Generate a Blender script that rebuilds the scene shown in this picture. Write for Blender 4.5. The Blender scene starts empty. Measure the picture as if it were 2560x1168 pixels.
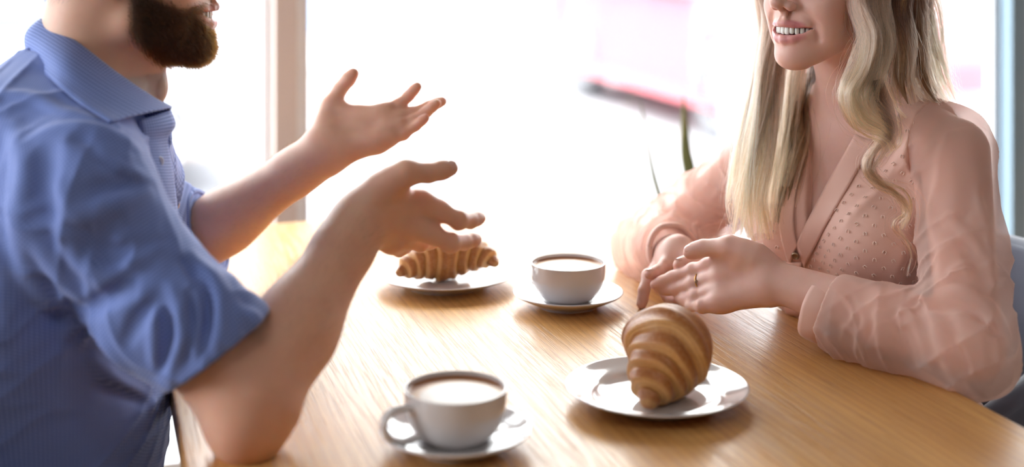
import bpy, bmesh, math, random
import numpy as np
from mathutils import Vector, Matrix
from mathutils.bvhtree import BVHTree

scene = bpy.context.scene
COL = scene.collection

# ------------------------------------------------------------------ camera
CAM_H, FPX, HORIZ = 1.26, 3400.0, -170.0
cam_data = bpy.data.cameras.new('camera')
cam = bpy.data.objects.new('camera', cam_data)
COL.objects.link(cam)
cam.location = (0, 0, CAM_H)
cam.rotation_euler = (math.pi / 2, 0, 0)
cam_data.sensor_width = 36.0
cam_data.sensor_fit = 'HORIZONTAL'
cam_data.lens = FPX / 2560 * 36
cam_data.shift_y = -(584 - HORIZ) / 2560
cam_data.dof.use_dof = True
cam_data.dof.focus_distance = 1.68
cam_data.dof.aperture_fstop = 1.9
cam_data.clip_start = 0.05
scene.camera = cam

# ------------------------------------------------------------------ world, light, exposure
world = bpy.data.worlds.new('sky'); scene.world = world
world.use_nodes = True
wn = world.node_tree.nodes; wl = world.node_tree.links
bg = wn['Background']
bg.inputs['Color'].default_value = (0.95, 0.97, 1.0, 1)
bg.inputs['Strength'].default_value = 3.2
def area_light(name, loc, rot, sx, sy, power, color=(1, 1, 1)):
    l = bpy.data.lights.new(name, 'AREA'); l.shape = 'RECTANGLE'; l.size = sx; l.size_y = sy
    l.energy = power; l.color = color
    o = bpy.data.objects.new(name, l); COL.objects.link(o)
    o.location = loc; o.rotation_euler = rot
    return o
sun_data = bpy.data.lights.new('sun', 'SUN'); sun_data.energy = 0.4; sun_data.angle = 0.6
sun_data.color = (1.0, 0.90, 0.76)
sun = bpy.data.objects.new('sun', sun_data); COL.objects.link(sun)
SUN_DIR = Vector((0.05, 1.0, 0.80)).normalized()          # towards the sun
sun.rotation_euler = SUN_DIR.to_track_quat('Z', 'Y').to_euler()
# unseen fill lamps added under the ceiling behind the camera to lift the interior
area_light('ceiling_fill', (-0.4, -0.6, 2.9), (0, 0, 0), 1.2, 0.4, 3, (1.0, 0.92, 0.84))
area_light('ceiling_fill', (1.4, -0.8, 2.9), (0, 0, 0), 1.2, 0.4, 3, (1.0, 0.92, 0.84))
vs = scene.view_settings
scene.display_settings.display_device = 'sRGB'
vs.view_transform = 'Standard'; vs.look = 'None'; vs.gamma = 1.0; vs.use_curve_mapping = False
vs.exposure = 1.70
scene.cycles.use_denoising = True
scene.cycles.max_bounces = 10
scene.cycles.transparent_max_bounces = 16
scene.cycles.caustics_reflective = False
scene.cycles.caustics_refractive = False
scene.cycles.sample_clamp_indirect = 6.0

# ------------------------------------------------------------------ frames of reference
TA = math.radians(17.2)                       # the table and the window wall are turned by this
UA = np.array([math.cos(TA), math.sin(TA), 0.0]); VA = np.array([-math.sin(TA), math.cos(TA), 0.0])
TZ = 0.75
def uv(u, v, z=0.0):
    p = UA * u + VA * v
    return (p[0], p[1], z)
def P(px, py, Y):
    """a point at depth Y metres seen in the photograph at px, py"""
    return np.array([(px - 1280) * Y / FPX, Y, CAM_H - (py - HORIZ) * Y / FPX])
def V3(*a): return np.array(a, float)
def unit(v):
    v = np.asarray(v, float); return v / (np.linalg.norm(v) + 1e-12)

# ------------------------------------------------------------------ object helpers
def tag(o, label=None, cat=None, group=None, kind=None):
    if label: o['label'] = label
    if cat: o['category'] = cat
    if group: o['group'] = group
    if kind: o['kind'] = kind
    return o
def empty(name, loc=(0, 0, 0), rz=0.0, parent=None):
    o = bpy.data.objects.new(name, None); COL.objects.link(o)
    o.location = loc; o.rotation_euler = (0, 0, rz)
    o.empty_display_size = 0.05
    if parent: o.parent = parent
    return o
def link(name, me, mat=None, parent=None, smooth=True):
    o = bpy.data.objects.new(name, me); COL.objects.link(o)
    if mat is not None and not me.materials: me.materials.append(mat)
    if parent is not None: o.parent = parent
    if smooth and len(me.polygons):
        me.polygons.foreach_set('use_smooth', np.ones(len(me.polygons), bool))
    return o
def from_bm(name, bm, mat=None, parent=None, smooth=True):
    me = bpy.data.meshes.new(name); bm.to_mesh(me); bm.free()
    return link(name, me, mat, parent, smooth)
def mesh_np(name, verts, faces):
    """verts (n,3); faces (m,3|4) int array"""
    me = bpy.data.meshes.new(name)
    verts = np.ascontiguousarray(verts, np.float32); faces = np.ascontiguousarray(faces, np.int32)
    m, k = faces.shape
    me.vertices.add(len(verts)); me.vertices.foreach_set('co', verts.ravel())
    me.loops.add(m * k); me.loops.foreach_set('vertex_index', faces.ravel())
    me.polygons.add(m); me.polygons.foreach_set('loop_start', np.arange(0, m * k, k, dtype=np.int32))
    me.update(calc_edges=True)
    return me
def vcol(me, name, rgb):
    a = me.attributes.new(name, 'FLOAT_COLOR', 'POINT')
    c = np.ones((len(me.vertices), 4), np.float32); c[:, :rgb.shape[1]] = rgb
    a.data.foreach_set('color', c.ravel())
def vfloat(me, name, val):
    a = me.attributes.new(name, 'FLOAT', 'POINT'); a.data.foreach_set('value', np.asarray(val, np.float32))
def vvec(me, name, val):
    a = me.attributes.new(name, 'FLOAT_VECTOR', 'POINT'); a.data.foreach_set('vector', np.ascontiguousarray(val, np.float32).ravel())
def box_bm(bm, x0, x1, y0, y1, z0, z1, bevel=0.0, seg=2):
    vs_ = [bm.verts.new(p) for p in ((x0,y0,z0),(x1,y0,z0),(x1,y1,z0),(x0,y1,z0),(x0,y0,z1),(x1,y0,z1),(x1,y1,z1),(x0,y1,z1))]
    fs = [bm.faces.new([vs_[i] for i in f]) for f in ((3,2,1,0),(4,5,6,7),(0,1,5,4),(1,2,6,5),(2,3,7,6),(3,0,4,7))]
    if bevel:
        es = list({e for f in fs for e in f.edges})
        bmesh.ops.bevel(bm, geom=es, offset=bevel, segments=seg, affect='EDGES', profile=0.6)
    return bm
def box(name, x0, x1, y0, y1, z0, z1, mat, parent=None, bevel=0.0, rot=True):
    bm = bmesh.new(); box_bm(bm, x0, x1, y0, y1, z0, z1, bevel)
    o = from_bm(name, bm, mat, parent, smooth=False)
    if rot and parent is None: o.rotation_euler = (0, 0, TA)
    return o
def lathe(profile, n=96, closed=False):
    """profile list of (r,z) -> verts, quads"""
    pr = np.array(profile, float); m = len(pr)
    th = np.linspace(0, 2 * math.pi, n, endpoint=False)
    V = np.stack([pr[:, None, 0] * np.cos(th), pr[:, None, 0] * np.sin(th), np.repeat(pr[:, 1:2], n, 1)], -1).reshape(-1, 3)
    i, j = np.meshgrid(np.arange(m - 1), np.arange(n), indexing='ij')
    a = i * n + j; b = i * n + (j + 1) % n
    F = np.stack([a, b, b + n, a + n], -1).reshape(-1, 4)
    return V, F
def smooth_profile(pts, per=8):
    """Catmull-Rom through a list of 2-D or 3-D points"""
    p = np.array(pts, float); out = []
    q = np.vstack([2 * p[0] - p[1], p, 2 * p[-1] - p[-2]])
    for i in range(len(p) - 1):
        a, b, c, d = q[i], q[i + 1], q[i + 2], q[i + 3]
        for t in np.linspace(0, 1, per, endpoint=False):
            out.append(0.5 * ((2 * b) + (c - a) * t + (2 * a - 5 * b + 4 * c - d) * t * t + (-a + 3 * b - 3 * c + d) * t ** 3))
    out.append(p[-1]); return np.array(out)
def sweep(path, radii, n=10, flat=None, cap=True):
    """tube along path (m,3); radii scalar/array or (m,2) for two half-axes; flat = reference normal"""
    path = np.asarray(path, float); m = len(path)
    r = np.broadcast_to(np.asarray(radii, float).reshape(-1, 1) if np.ndim(radii) == 1 else np.asarray(radii, float), (m, 2)) if np.ndim(radii) else np.full((m, 2), float(radii))
    T = np.gradient(path, axis=0); T /= np.linalg.norm(T, axis=1, keepdims=True) + 1e-12
    ref = np.array(flat if flat is not None else (0.0, 0.0, 1.0), float)
    if abs(np.dot(ref, T[0])) > 0.95: ref = np.array([1.0, 0, 0])
    N = np.zeros_like(T); cur = ref
    for i in range(m):
        cur = cur - T[i] * np.dot(cur, T[i]); cur /= np.linalg.norm(cur) + 1e-12
        N[i] = cur
    B = np.cross(T, N)
    th = np.linspace(0, 2 * math.pi, n, endpoint=False)
    V = (path[:, None] + r[:, 0, None, None] * np.cos(th)[None, :, None] * N[:, None] + r[:, 1, None, None] * np.sin(th)[None, :, None] * B[:, None]).reshape(-1, 3)
    i, j = np.meshgrid(np.arange(m - 1), np.arange(n), indexing='ij')
    a = i * n + j; b = i * n + (j + 1) % n
    F = np.stack([a, b, b + n, a + n], -1).reshape(-1, 4)
    if cap:
        k = len(V); V = np.vstack([V, path[0], path[-1]])
        jj = np.arange(n); e = (m - 1) * n
        F = np.vstack([F, np.stack([(jj + 1) % n, jj, np.full(n, k), np.full(n, k)], -1), np.stack([e + jj, e + (jj + 1) % n, np.full(n, k + 1), np.full(n, k + 1)], -1)])
    return V, F
def obj_vf(name, V, F, mat=None, parent=None, smooth=True):
    F = np.asarray(F)
    if F.shape[1] == 4:
        deg = F[:, 2] == F[:, 3]
        if deg.any():
            bm = bmesh.new(); vv = [bm.verts.new(p) for p in V]
            for f in F:
                ids = list(dict.fromkeys(int(q) for q in f))
                try: bm.faces.new([vv[q] for q in ids])
                except ValueError: pass
            bmesh.ops.recalc_face_normals(bm, faces=bm.faces)
            return from_bm(name, bm, mat, parent, smooth)
    return link(name, mesh_np(name, V, F), mat, parent, smooth)
def merge_vf(parts):
    Vs, Fs, k = [], [], 0
    for V, F in parts:
        Vs.append(V); Fs.append(np.asarray(F) + k); k += len(V)
    return np.vstack(Vs), np.vstack(Fs)
def copy_tree(root, loc=None, rz=None):
    r = root.copy(); COL.objects.link(r)
    if loc is not None: r.location = loc
    if rz is not None: r.rotation_euler = (0, 0, rz)
    for ch in list(root.children):
        c = ch.copy(); COL.objects.link(c); c.parent = r
        for g in list(ch.children):
            d = g.copy(); COL.objects.link(d); d.parent = c
    return r

# ------------------------------------------------------------------ material helpers
def new_mat(name, color=(0.8, 0.8, 0.8), rough=0.5, **kw):
    m = bpy.data.materials.new(name); m.use_nodes = True
    b = m.node_tree.nodes['Principled BSDF']
    b.inputs['Base Color'].default_value = (*color, 1); b.inputs['Roughness'].default_value = rough
    for k, v in kw.items():
        b.inputs[k.replace('_', ' ')].default_value = v
    return m
class NT:
    def __init__(s, m):
        s.t = m.node_tree; s.n = s.t.nodes; s.l = s.t.links; s.b = s.n.get('Principled BSDF')
    def new(s, typ, **kw):
        n = s.n.new(typ)
        for k, v in kw.items():
            if k.startswith('i_'): n.inputs[k[2:].replace('_', ' ')].default_value = v
            else: setattr(n, k, v)
        return n
    def link(s, a, b): s.l.new(a, b)
    def math(s, op, a, b=None, c=None):
        n = s.n.new('ShaderNodeMath'); n.operation = op
        for i, x in enumerate((a, b, c)):
            if x is None: continue
            if isinstance(x, (int, float)): n.inputs[i].default_value = x
            else: s.l.new(x, n.inputs[i])
        return n.outputs[0]
    def ramp(s, fac, stops, interp='LINEAR'):
        n = s.n.new('ShaderNodeValToRGB'); n.color_ramp.interpolation = interp
        e = n.color_ramp.elements
        while len(e) < len(stops): e.new(0.5)
        for x, (p, c) in zip(e, stops):
            x.position = p; x.color = (*c, 1) if len(c) == 3 else c
        s.l.new(fac, n.inputs[0]); return n.outputs[0]
    def mix(s, fac, a, b, blend='MIX'):
        n = s.n.new('ShaderNodeMix'); n.data_type = 'RGBA'; n.blend_type = blend
        for sock, x in ((n.inputs[0], fac), (n.inputs[6], a), (n.inputs[7], b)):
            if isinstance(x, (int, float)): sock.default_value = x
            elif isinstance(x, tuple): sock.default_value = (*x, 1) if len(x) == 3 else x
            else: s.l.new(x, sock)
        return n.outputs[2]
    def bump(s, h, strength=0.3, dist=0.001):
        n = s.n.new('ShaderNodeBump'); n.inputs['Strength'].default_value = strength; n.inputs['Distance'].default_value = dist
        s.l.new(h, n.inputs['Height']); s.l.new(n.outputs[0], s.b.inputs['Normal']); return n
    def noise(s, vec, scale, detail=3, rough=0.5):
        n = s.n.new('ShaderNodeTexNoise'); n.inputs['Scale'].default_value = scale; n.inputs['Detail'].default_value = detail; n.inputs['Roughness'].default_value = rough
        if vec is not None: s.l.new(vec, n.inputs['Vector'])
        return n.outputs['Fac']
    def coord(s, which='Object'):
        return s.n.new('ShaderNodeTexCoord').outputs[which]
    def mapping(s, vec, scale=(1, 1, 1), rot=(0, 0, 0), loc=(0, 0, 0)):
        n = s.n.new('ShaderNodeMapping'); n.inputs['Scale'].default_value = scale; n.inputs['Rotation'].default_value = rot; n.inputs['Location'].default_value = loc
        s.l.new(vec, n.inputs['Vector']); return n.outputs[0]
    def attr(s, name, out='Color'):
        n = s.n.new('ShaderNodeAttribute'); n.attribute_name = name; return n.outputs[out]
# ------------------------------------------------------------------ implicit-surface modeller
# A figure is one list of tapered limbs and ellipsoids blended into one smooth closed surface.
def _smin(a, b, k):
    if k <= 0: return np.minimum(a, b)
    h = np.maximum(k - np.abs(a - b), 0) / k
    return np.minimum(a, b) - h * h * k * 0.25
class Prim:
    __slots__ = ('f', 'mode', 'k', 'cv', 'sdf')
    def __init__(s, f, mode, k, sdf=None): s.f, s.mode, s.k, s.sdf, s.cv = f, mode, k, sdf, None
def f_cone(a, b, ra, rb, n=None, sq=1.0):
    a = np.asarray(a, np.float32); b = np.asarray(b, np.float32); ab = b - a; L2 = float(ab @ ab) + 1e-12
    if n is not None: n = np.asarray(unit(n), np.float32)
    def f(p):
        q = p - a
        t = np.clip((q @ ab) / L2, 0, 1)
        w = q - t[:, None] * ab
        r = ra + (rb - ra) * t
        if n is None: return np.sqrt(np.einsum('ij,ij->i', w, w)) - r
        wn = w @ n
        l2 = np.einsum('ij,ij->i', w, w) - wn * wn
        ws = wn / sq
        L = np.sqrt(np.maximum(l2 + ws * ws, 1e-12))
        g = np.sqrt(np.maximum(l2 + (ws / sq) ** 2, 1e-12)) / L
        return (L - r) / np.maximum(g, 1.0 if sq < 1 else 1e-3)
    return f
def f_ell(c, r, R=None):
    c = np.asarray(c, np.float32); r = np.asarray(r, np.float32)
    M = None if R is None else np.asarray(R, np.float32)      # rows are the local axes
    def f(p):
        q = p - c
        if M is not None: q = q @ M.T
        q = q / r
        k0 = np.sqrt(np.einsum('ij,ij->i', q, q)) + 1e-9
        q = q / r
        k1 = np.sqrt(np.einsum('ij,ij->i', q, q)) + 1e-9
        return k0 * (k0 - 1.0) / k1
    return f
def f_plane(c, n):
    c = np.asarray(c, np.float32); n = np.asarray(unit(n), np.float32)
    return lambda p: (p - c) @ n                               # negative behind the plane
class SDF:
    def __init__(s): s.ops = []
    def cone(s, a, b, ra, rb, k=0.01, n=None, sq=1.0, mode='u'): s.ops.append(Prim(f_cone(a, b, ra, rb, n, sq), mode, k)); return s
    def ell(s, c, r, R=None, k=0.01, mode='u'): s.ops.append(Prim(f_ell(c, r, R), mode, k)); return s
    def chain(s, pts, rs, k=0.006, n=None, sq=1.0, mode='u'):
        for i in range(len(pts) - 1): s.cone(pts[i], pts[i + 1], rs[i], rs[i + 1], k, n, sq, mode)
        return s
    def plane(s, c, n, k=0.0): s.ops.append(Prim(f_plane(c, n), 'i', k)); return s     # keep what lies behind the plane
    def group(s, g, k=0.0, mode='u'): s.ops.append(Prim(None, mode, k, g)); return s
    def disp(s, f): s.ops.append(Prim(f, 'd', 0)); return s
    def full(s, p):
        d = np.full(len(p), 10.0, np.float32)
        for o in s.ops:
            di = o.sdf.full(p) if o.sdf is not None else o.f(p)
            d = _comb(d, di, o)
        return d
    def prep(s, C):
        for o in s.ops:
            if o.mode == 'd': continue
            if o.sdf is not None: o.cv = o.sdf.prep(C)
            else: o.cv = o.f(C)
        d = np.full(len(C), 10.0, np.float32)
        for o in s.ops:
            if o.mode != 'd': d = _comb(d, o.cv, o)
        return d
    def blk(s, p, b, R):
        d = np.full(len(p), 10.0, np.float32)
        for o in s.ops:
            if o.mode == 'd': d = d + o.f(p); continue
            c = o.cv[b]
            if o.mode in 'us' and c > 2.2 * R + o.k + 0.03: continue
            if o.mode == 'i' and c < -(2.2 * R + o.k + 0.03): continue
            di = o.sdf.blk(p, b, R) if o.sdf is not None else o.f(p)
            d = _comb(d, di, o)
        return d
def _comb(d, di, o):
    if o.mode == 'u': return _smin(d, di, o.k)
    if o.mode == 's': return -_smin(-d, di, o.k)
    if o.mode == 'i': return -_smin(-d, -di, o.k)
    return d + di
def surf(sdf, lo, hi, h, B=16, pad=0.012):
    """surface nets over the blocks that hold the surface -> verts, quads"""
    lo = np.asarray(lo, float); hi = np.asarray(hi, float)
    nb = np.maximum(1, np.ceil((hi - lo) / (h * B)).astype(int))
    bi = np.stack(np.meshgrid(*[np.arange(n) for n in nb], indexing='ij'), -1).reshape(-1, 3)
    R = h * B * 0.87
    C = (lo + (bi + 0.5) * h * B).astype(np.float32)
    dc = sdf.prep(C)
    act = np.nonzero(np.abs(dc) < R * 1.6 + pad)[0]
    g = np.arange(B + 1)
    G = np.stack(np.meshgrid(g, g, g, indexing='ij'), -1).reshape(-1, 3)
    N = nb * B + 4
    keys, verts, quads = [], [], []
    corner = [(i, j, k) for i in (0, 1) for j in (0, 1) for k in (0, 1)]
    edges = [(a, b) for a in range(8) for b in range(a + 1, 8) if sum(abs(corner[a][q] - corner[b][q]) for q in range(3)) == 1]
    def key(c): return ((c[..., 0] + 1) * N[1] + (c[..., 1] + 1)) * N[2] + (c[..., 2] + 1)
    for b in act:
        base = bi[b] * B
        p = (lo + (base + G) * h).astype(np.float32)
        d = np.round(sdf.blk(p, b, R) * 1e6) * 1e-6
        d = np.where(d == 0, 1e-7, d)
        if d.min() > 0 or d.max() < 0: continue
        D = d.reshape(B + 1, B + 1, B + 1)
        S = D < 0
        Bc = B
        cs = np.stack([S[c[0]:c[0] + Bc, c[1]:c[1] + Bc, c[2]:c[2] + Bc] for c in corner], -1)
        m = cs.any(-1) & ~cs.all(-1)
        ijk = np.argwhere(m)
        if not len(ijk): continue
        dv = np.stack([D[ijk[:, 0] + c[0], ijk[:, 1] + c[1], ijk[:, 2] + c[2]] for c in corner], -1)
        acc = np.zeros((len(ijk), 3)); cnt = np.zeros(len(ijk))
        for a, e in edges:
            da, de = dv[:, a], dv[:, e]
            x = (da < 0) != (de < 0)
            t = np.where(x, da / np.where(np.abs(da - de) < 1e-12, 1e-12, da - de), 0)
            pt = np.array(corner[a]) + t[:, None] * (np.array(corner[e]) - np.array(corner[a]))
            acc += np.where(x[:, None], pt, 0); cnt += x
        vp = lo + (base + ijk + acc / cnt[:, None]) * h
        keys.append(key(base + ijk)); verts.append(vp)
        for ax in range(3):
            s0 = S[:B, :B, :B]
            sl = [slice(0, B)] * 3; sl[ax] = slice(1, B + 1)
            s1 = S[tuple(sl)]
            for inside in (True, False):
                e = np.argwhere((s0 != s1) & (s0 == inside))
                if not len(e): continue
                c = base + e
                u, w = (ax + 1) % 3, (ax + 2) % 3
                du = np.zeros(3, int); du[u] = 1; dw = np.zeros(3, int); dw[w] = 1
                q = np.stack([key(c), key(c - du), key(c - du - dw), key(c - dw)], -1)
                quads.append(q if inside else q[:, ::-1])
    keys = np.concatenate(keys); verts = np.concatenate(verts); quads = np.concatenate(quads)
    o = np.argsort(keys); keys = keys[o]; verts = verts[o]
    idx = np.searchsorted(keys, quads); idx = np.clip(idx, 0, len(keys) - 1)
    ok = (keys[idx] == quads).all(1)
    return verts, idx[ok]
def sdf_mesh(name, sdf, lo, hi, h, **kw):
    V, F = surf(sdf, lo, hi, h, **kw)
    return mesh_np(name, V, F)
def march(sdf, px, py, y0=0.9, y1=2.6):
    """first point of the surface on the line of sight through px, py"""
    d = P(px, py, 1.0) - V3(0, 0, CAM_H)
    t = y0
    for _ in range(90):
        q = V3(0, 0, CAM_H) + d * t
        s = float(sdf.full(q[None].astype(np.float32))[0])
        if s < 0.0004: return q
        t += max(s * 0.8, 0.0005)
        if t > y1: return None
    return None
def folds(sdf, polys, y0=1.0):
    """cloth folds: smooth raised (amp > 0) or sunk (amp < 0) creases along lines on the surface of sdf"""
    curves = []
    for poly, amp, wid in polys:
        q = []
        for px, py in poly:
            h_ = march(sdf, px, py, y0)
            if h_ is None or (q and abs(h_[1] - q[-1][1]) > 0.055): continue
            q.append(h_)
        if len(q) < 2: continue
        q = smooth_profile(q, 5).astype(np.float32)
        curves.append((q, amp, wid, q.mean(0), float(np.linalg.norm(q - q.mean(0), axis=1).max())))
    def f(p):
        out = np.zeros(len(p), np.float32); c = p.mean(0); R = float(np.linalg.norm(p - c, axis=1).max())
        for q, amp, wid, m, r in curves:
            if np.linalg.norm(c - m) > R + r + 3 * wid: continue
            best = np.full(len(p), 1.0, np.float32); tb = np.zeros(len(p), np.float32); n = len(q) - 1
            for i in range(n):
                a, ab = q[i], q[i + 1] - q[i]
                t = np.clip((p - a) @ ab / (ab @ ab + 1e-12), 0, 1); w = p - a - t[:, None] * ab
                d = np.sqrt(np.einsum('ij,ij->i', w, w)); m_ = d < best
                best = np.where(m_, d, best); tb = np.where(m_, (i + t) / n, tb)
            out -= amp * np.exp(-(best / wid) ** 2) * np.sin(np.pi * np.clip(0.08 + 0.84 * tb, 0, 1)) ** 0.7
        return out
    return f
def grad(sdf, V, e=0.0008):
    V = V.astype(np.float32); g = np.zeros_like(V)
    for a in range(3):
        d = np.zeros(3, np.float32); d[a] = e
        g[:, a] = sdf.full(V + d) - sdf.full(V - d)
    return g / (np.linalg.norm(g, axis=1, keepdims=True) + 1e-12)
def seg_t(p, a, b):
    a = np.asarray(a); ab = np.asarray(b) - a
    t = np.clip(((p - a) @ ab) / (ab @ ab), 0, 1)
    return t, np.linalg.norm(p - a - t[:, None] * ab, axis=1)
# ------------------------------------------------------------------ materials of the setting
M = {}
def wood_mat():
    m = new_mat('oak_table', rough=0.30); t = NT(m); b = t.b
    co = t.coord('Object')
    oi = t.new('ShaderNodeObjectInfo')
    off = t.new('ShaderNodeCombineXYZ'); t.link(t.math('MULTIPLY', oi.outputs['Random'], 37.0), off.inputs[1]); t.link(t.math('MULTIPLY', oi.outputs['Random'], 11.0), off.inputs[0])
    va = t.new('ShaderNodeVectorMath', operation='ADD'); t.link(co, va.inputs[0]); t.link(off.outputs[0], va.inputs[1])
    c = va.outputs[0]
    big = t.noise(t.mapping(c, (9, 0.9, 1)), 1.0, 4, 0.55)
    warp = t.noise(t.mapping(c, (5, 1.2, 1)), 1.0, 2, 0.5)
    st = t.new('ShaderNodeVectorMath', operation='MULTIPLY_ADD'); t.link(warp, st.inputs[0]); st.inputs[1].default_value = (0.05, 0.0, 0.0); t.link(c, st.inputs[2])
    ring = t.new('ShaderNodeTexWave', wave_type='BANDS', bands_direction='X', wave_profile='SAW'); ring.inputs['Scale'].default_value = 26.0; ring.inputs['Distortion'].default_value = 1.4; ring.inputs['Detail'].default_value = 2.0; ring.inputs['Detail Scale'].default_value = 0.8
    t.link(t.mapping(st.outputs[0], (1, 0.10, 1)), ring.inputs['Vector'])
    pore = t.noise(t.mapping(c, (420, 9, 1)), 1.0, 3, 0.7)
    porem = t.ramp(pore, [(0.52, (0, 0, 0)), (0.66, (1, 1, 1))])
    col = t.ramp(big, [(0.25, (0.50, 0.245, 0.075)), (0.5, (0.64, 0.345, 0.115)), (0.78, (0.74, 0.44, 0.17))])
    col = t.mix(t.math('MULTIPLY', ring.outputs['Fac'], 0.55), col, (0.42, 0.20, 0.07))
    col = t.mix(t.math('MULTIPLY', porem, 0.42), col, (0.30, 0.135, 0.045))
    hv = t.new('ShaderNodeHueSaturation'); t.link(col, hv.inputs['Color'])
    t.link(t.math('MULTIPLY_ADD', oi.outputs['Random'], 0.22, 0.90), hv.inputs['Value'])
    t.link(hv.outputs[0], b.inputs['Base Color'])
    t.link(t.math('MULTIPLY_ADD', pore, 0.22, 0.20), b.inputs['Roughness'])
    b.inputs['Specular IOR Level'].default_value = 0.22; b.inputs['Coat Weight'].default_value = 0.10; b.inputs['Coat Roughness'].default_value = 0.20; b.inputs['Coat IOR'].default_value = 1.5
    h = t.math('ADD', t.math('MULTIPLY', porem, -0.7), t.math('MULTIPLY', ring.outputs['Fac'], 0.25))
    t.bump(h, 0.6, 0.0006)
    return m
M['oak'] = wood_mat()
M['porcelain'] = new_mat('porcelain', (0.67, 0.652, 0.66), 0.09, Coat_Weight=0.6, Coat_Roughness=0.03)
def plaster(name, c):
    m = new_mat(name, c, 0.85); t = NT(m)
    t.bump(t.noise(t.coord(), 60, 4), 0.15, 0.002); return m
M['wall'] = plaster('warm_plaster', (0.26, 0.22, 0.20))
M['ceiling'] = plaster('ceiling_plaster', (0.45, 0.43, 0.41))
def floor_mat():
    m = new_mat('floor_boards', rough=0.45); t = NT(m); c = t.coord()
    n = t.noise(t.mapping(c, (2, 30, 1)), 1.0, 4)
    t.link(t.ramp(n, [(0.3, (0.22, 0.14, 0.09)), (0.7, (0.36, 0.25, 0.16))]), t.b.inputs['Base Color']); return m
M['floor'] = floor_mat()
M['post'] = new_mat('beige_frame', (0.70, 0.60, 0.55), 0.55)
M['white_frame'] = new_mat('white_frame', (0.82, 0.83, 0.86), 0.4)
M['blue_frame'] = new_mat('blue_grey_frame', (0.30, 0.42, 0.52), 0.4)
def glass_pane():
    m = bpy.data.materials.new('window_glass'); m.use_nodes = True; t = NT(m); t.n.remove(t.b)
    o = t.n['Material Output']; tr = t.new('ShaderNodeBsdfTransparent'); gl = t.new('ShaderNodeBsdfGlossy'); gl.inputs['Roughness'].default_value = 0.01
    tr.inputs[0].default_value = (0.97, 0.985, 0.98, 1)
    mx = t.new('ShaderNodeMixShader'); mx.inputs[0].default_value = 0.06
    t.link(tr.outputs[0], mx.inputs[1]); t.link(gl.outputs[0], mx.inputs[2]); t.link(mx.outputs[0], o.inputs['Surface']); return m
M['glass'] = glass_pane()
def speckle(name, a, b, s, rough=0.9):
    m = new_mat(name, rough=rough); t = NT(m)
    t.link(t.ramp(t.noise(t.coord(), s, 5), [(0.35, a), (0.65, b)]), t.b.inputs['Base Color']); return m
M['pavement'] = speckle('pale_pavement', (0.50, 0.50, 0.51), (0.60, 0.60, 0.60), 14)
M['asphalt'] = speckle('asphalt', (0.34, 0.34, 0.36), (0.42, 0.42, 0.43), 40)
M['facade'] = speckle('street_facade', (0.55, 0.52, 0.50), (0.64, 0.62, 0.60), 3)

# ------------------------------------------------------------------ the room shell
WV = 2.80                                       # window wall (inner face)
U0, U1, V0 = -2.6, 4.4, -3.6
def setting(o): o['kind'] = 'structure'; return o
setting(box('floor', U0, U1, V0, WV + 0.1, -0.06, 0.0, M['floor']))
setting(box('ceiling', U0, U1, V0, WV + 0.1, 3.0, 3.1, M['ceiling']))
# the cafe stands on a corner: the left side is glazed as well
setting(box('wall_left', U0 - 0.15, U0, V0, WV + 0.1, 0, 0.80, M['wall']))
setting(box('wall_left', U0 - 0.15, U0, V0, WV + 0.1, 2.45, 3.0, M['wall']))
for a, b_ in ((V0, 0.9), (2.66, WV + 0.1)):
    setting(box('wall_left', U0 - 0.15, U0, a, b_, 0.80, 2.45, M['wall']))
setting(box('wall_right', U1, U1 + 0.15, V0, WV + 0.1, 0, 3.0, M['wall']))
setting(box('wall_back', U0, U1, V0 - 0.15, V0, 0, 3.0, M['wall']))
# front: low sill, header, three posts, panes
setting(box('wall_front', U0, U1, WV, WV + 0.12, 0.0, 0.16, M['wall']))
setting(box('wall_front', U0, U1, WV, WV + 0.12, 1.98, 3.0, M['wall']))  # header hung low, out of view, to cut skylight on the tabletop
posts = [-1.382, 0.378, 2.138, 3.9]
edges_ = [U0] + posts + [U1]
for i, u in enumerate(posts):
    w = empty('trim_%d' % (i + 1), uv(u, WV), TA); setting(w)
    pm = M['post'] if i < 2 else M['blue_frame']
    for nm, x0, x1, y0, y1, mt in (('post', -0.0225, 0.0225, -0.03, 0.05, pm), ('bead', 0.0225, 0.05, 0.0, 0.04, M['white_frame']), ('bead', -0.043, -0.0225, 0.015, 0.045, M['white_frame'])):
        bm = bmesh.new(); box_bm(bm, x0, x1, y0, y1, 0.16, 1.98, 0.002)
        from_bm(nm, bm, mt, w, smooth=False)
for i in range(len(edges_) - 1):
    a, b_ = edges_[i], edges_[i + 1]
    a += 0.046 if i else 0; b_ -= 0.040 if i < len(edges_) - 2 else 0
    w = empty('window_%d' % (i + 1), uv(0, WV), TA); setting(w)
    bm = bmesh.new(); box_bm(bm, a, b_, 0.024, 0.034, 0.19, 1.95); from_bm('pane', bm, M['glass'], w, smooth=False)
    for z0, z1 in ((0.16, 0.195), (1.945, 1.98)):
        bm = bmesh.new(); box_bm(bm, a, b_, 0.012, 0.046, z0, z1, 0.002); from_bm('rail', bm, M['white_frame'], w, smooth=False)

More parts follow.
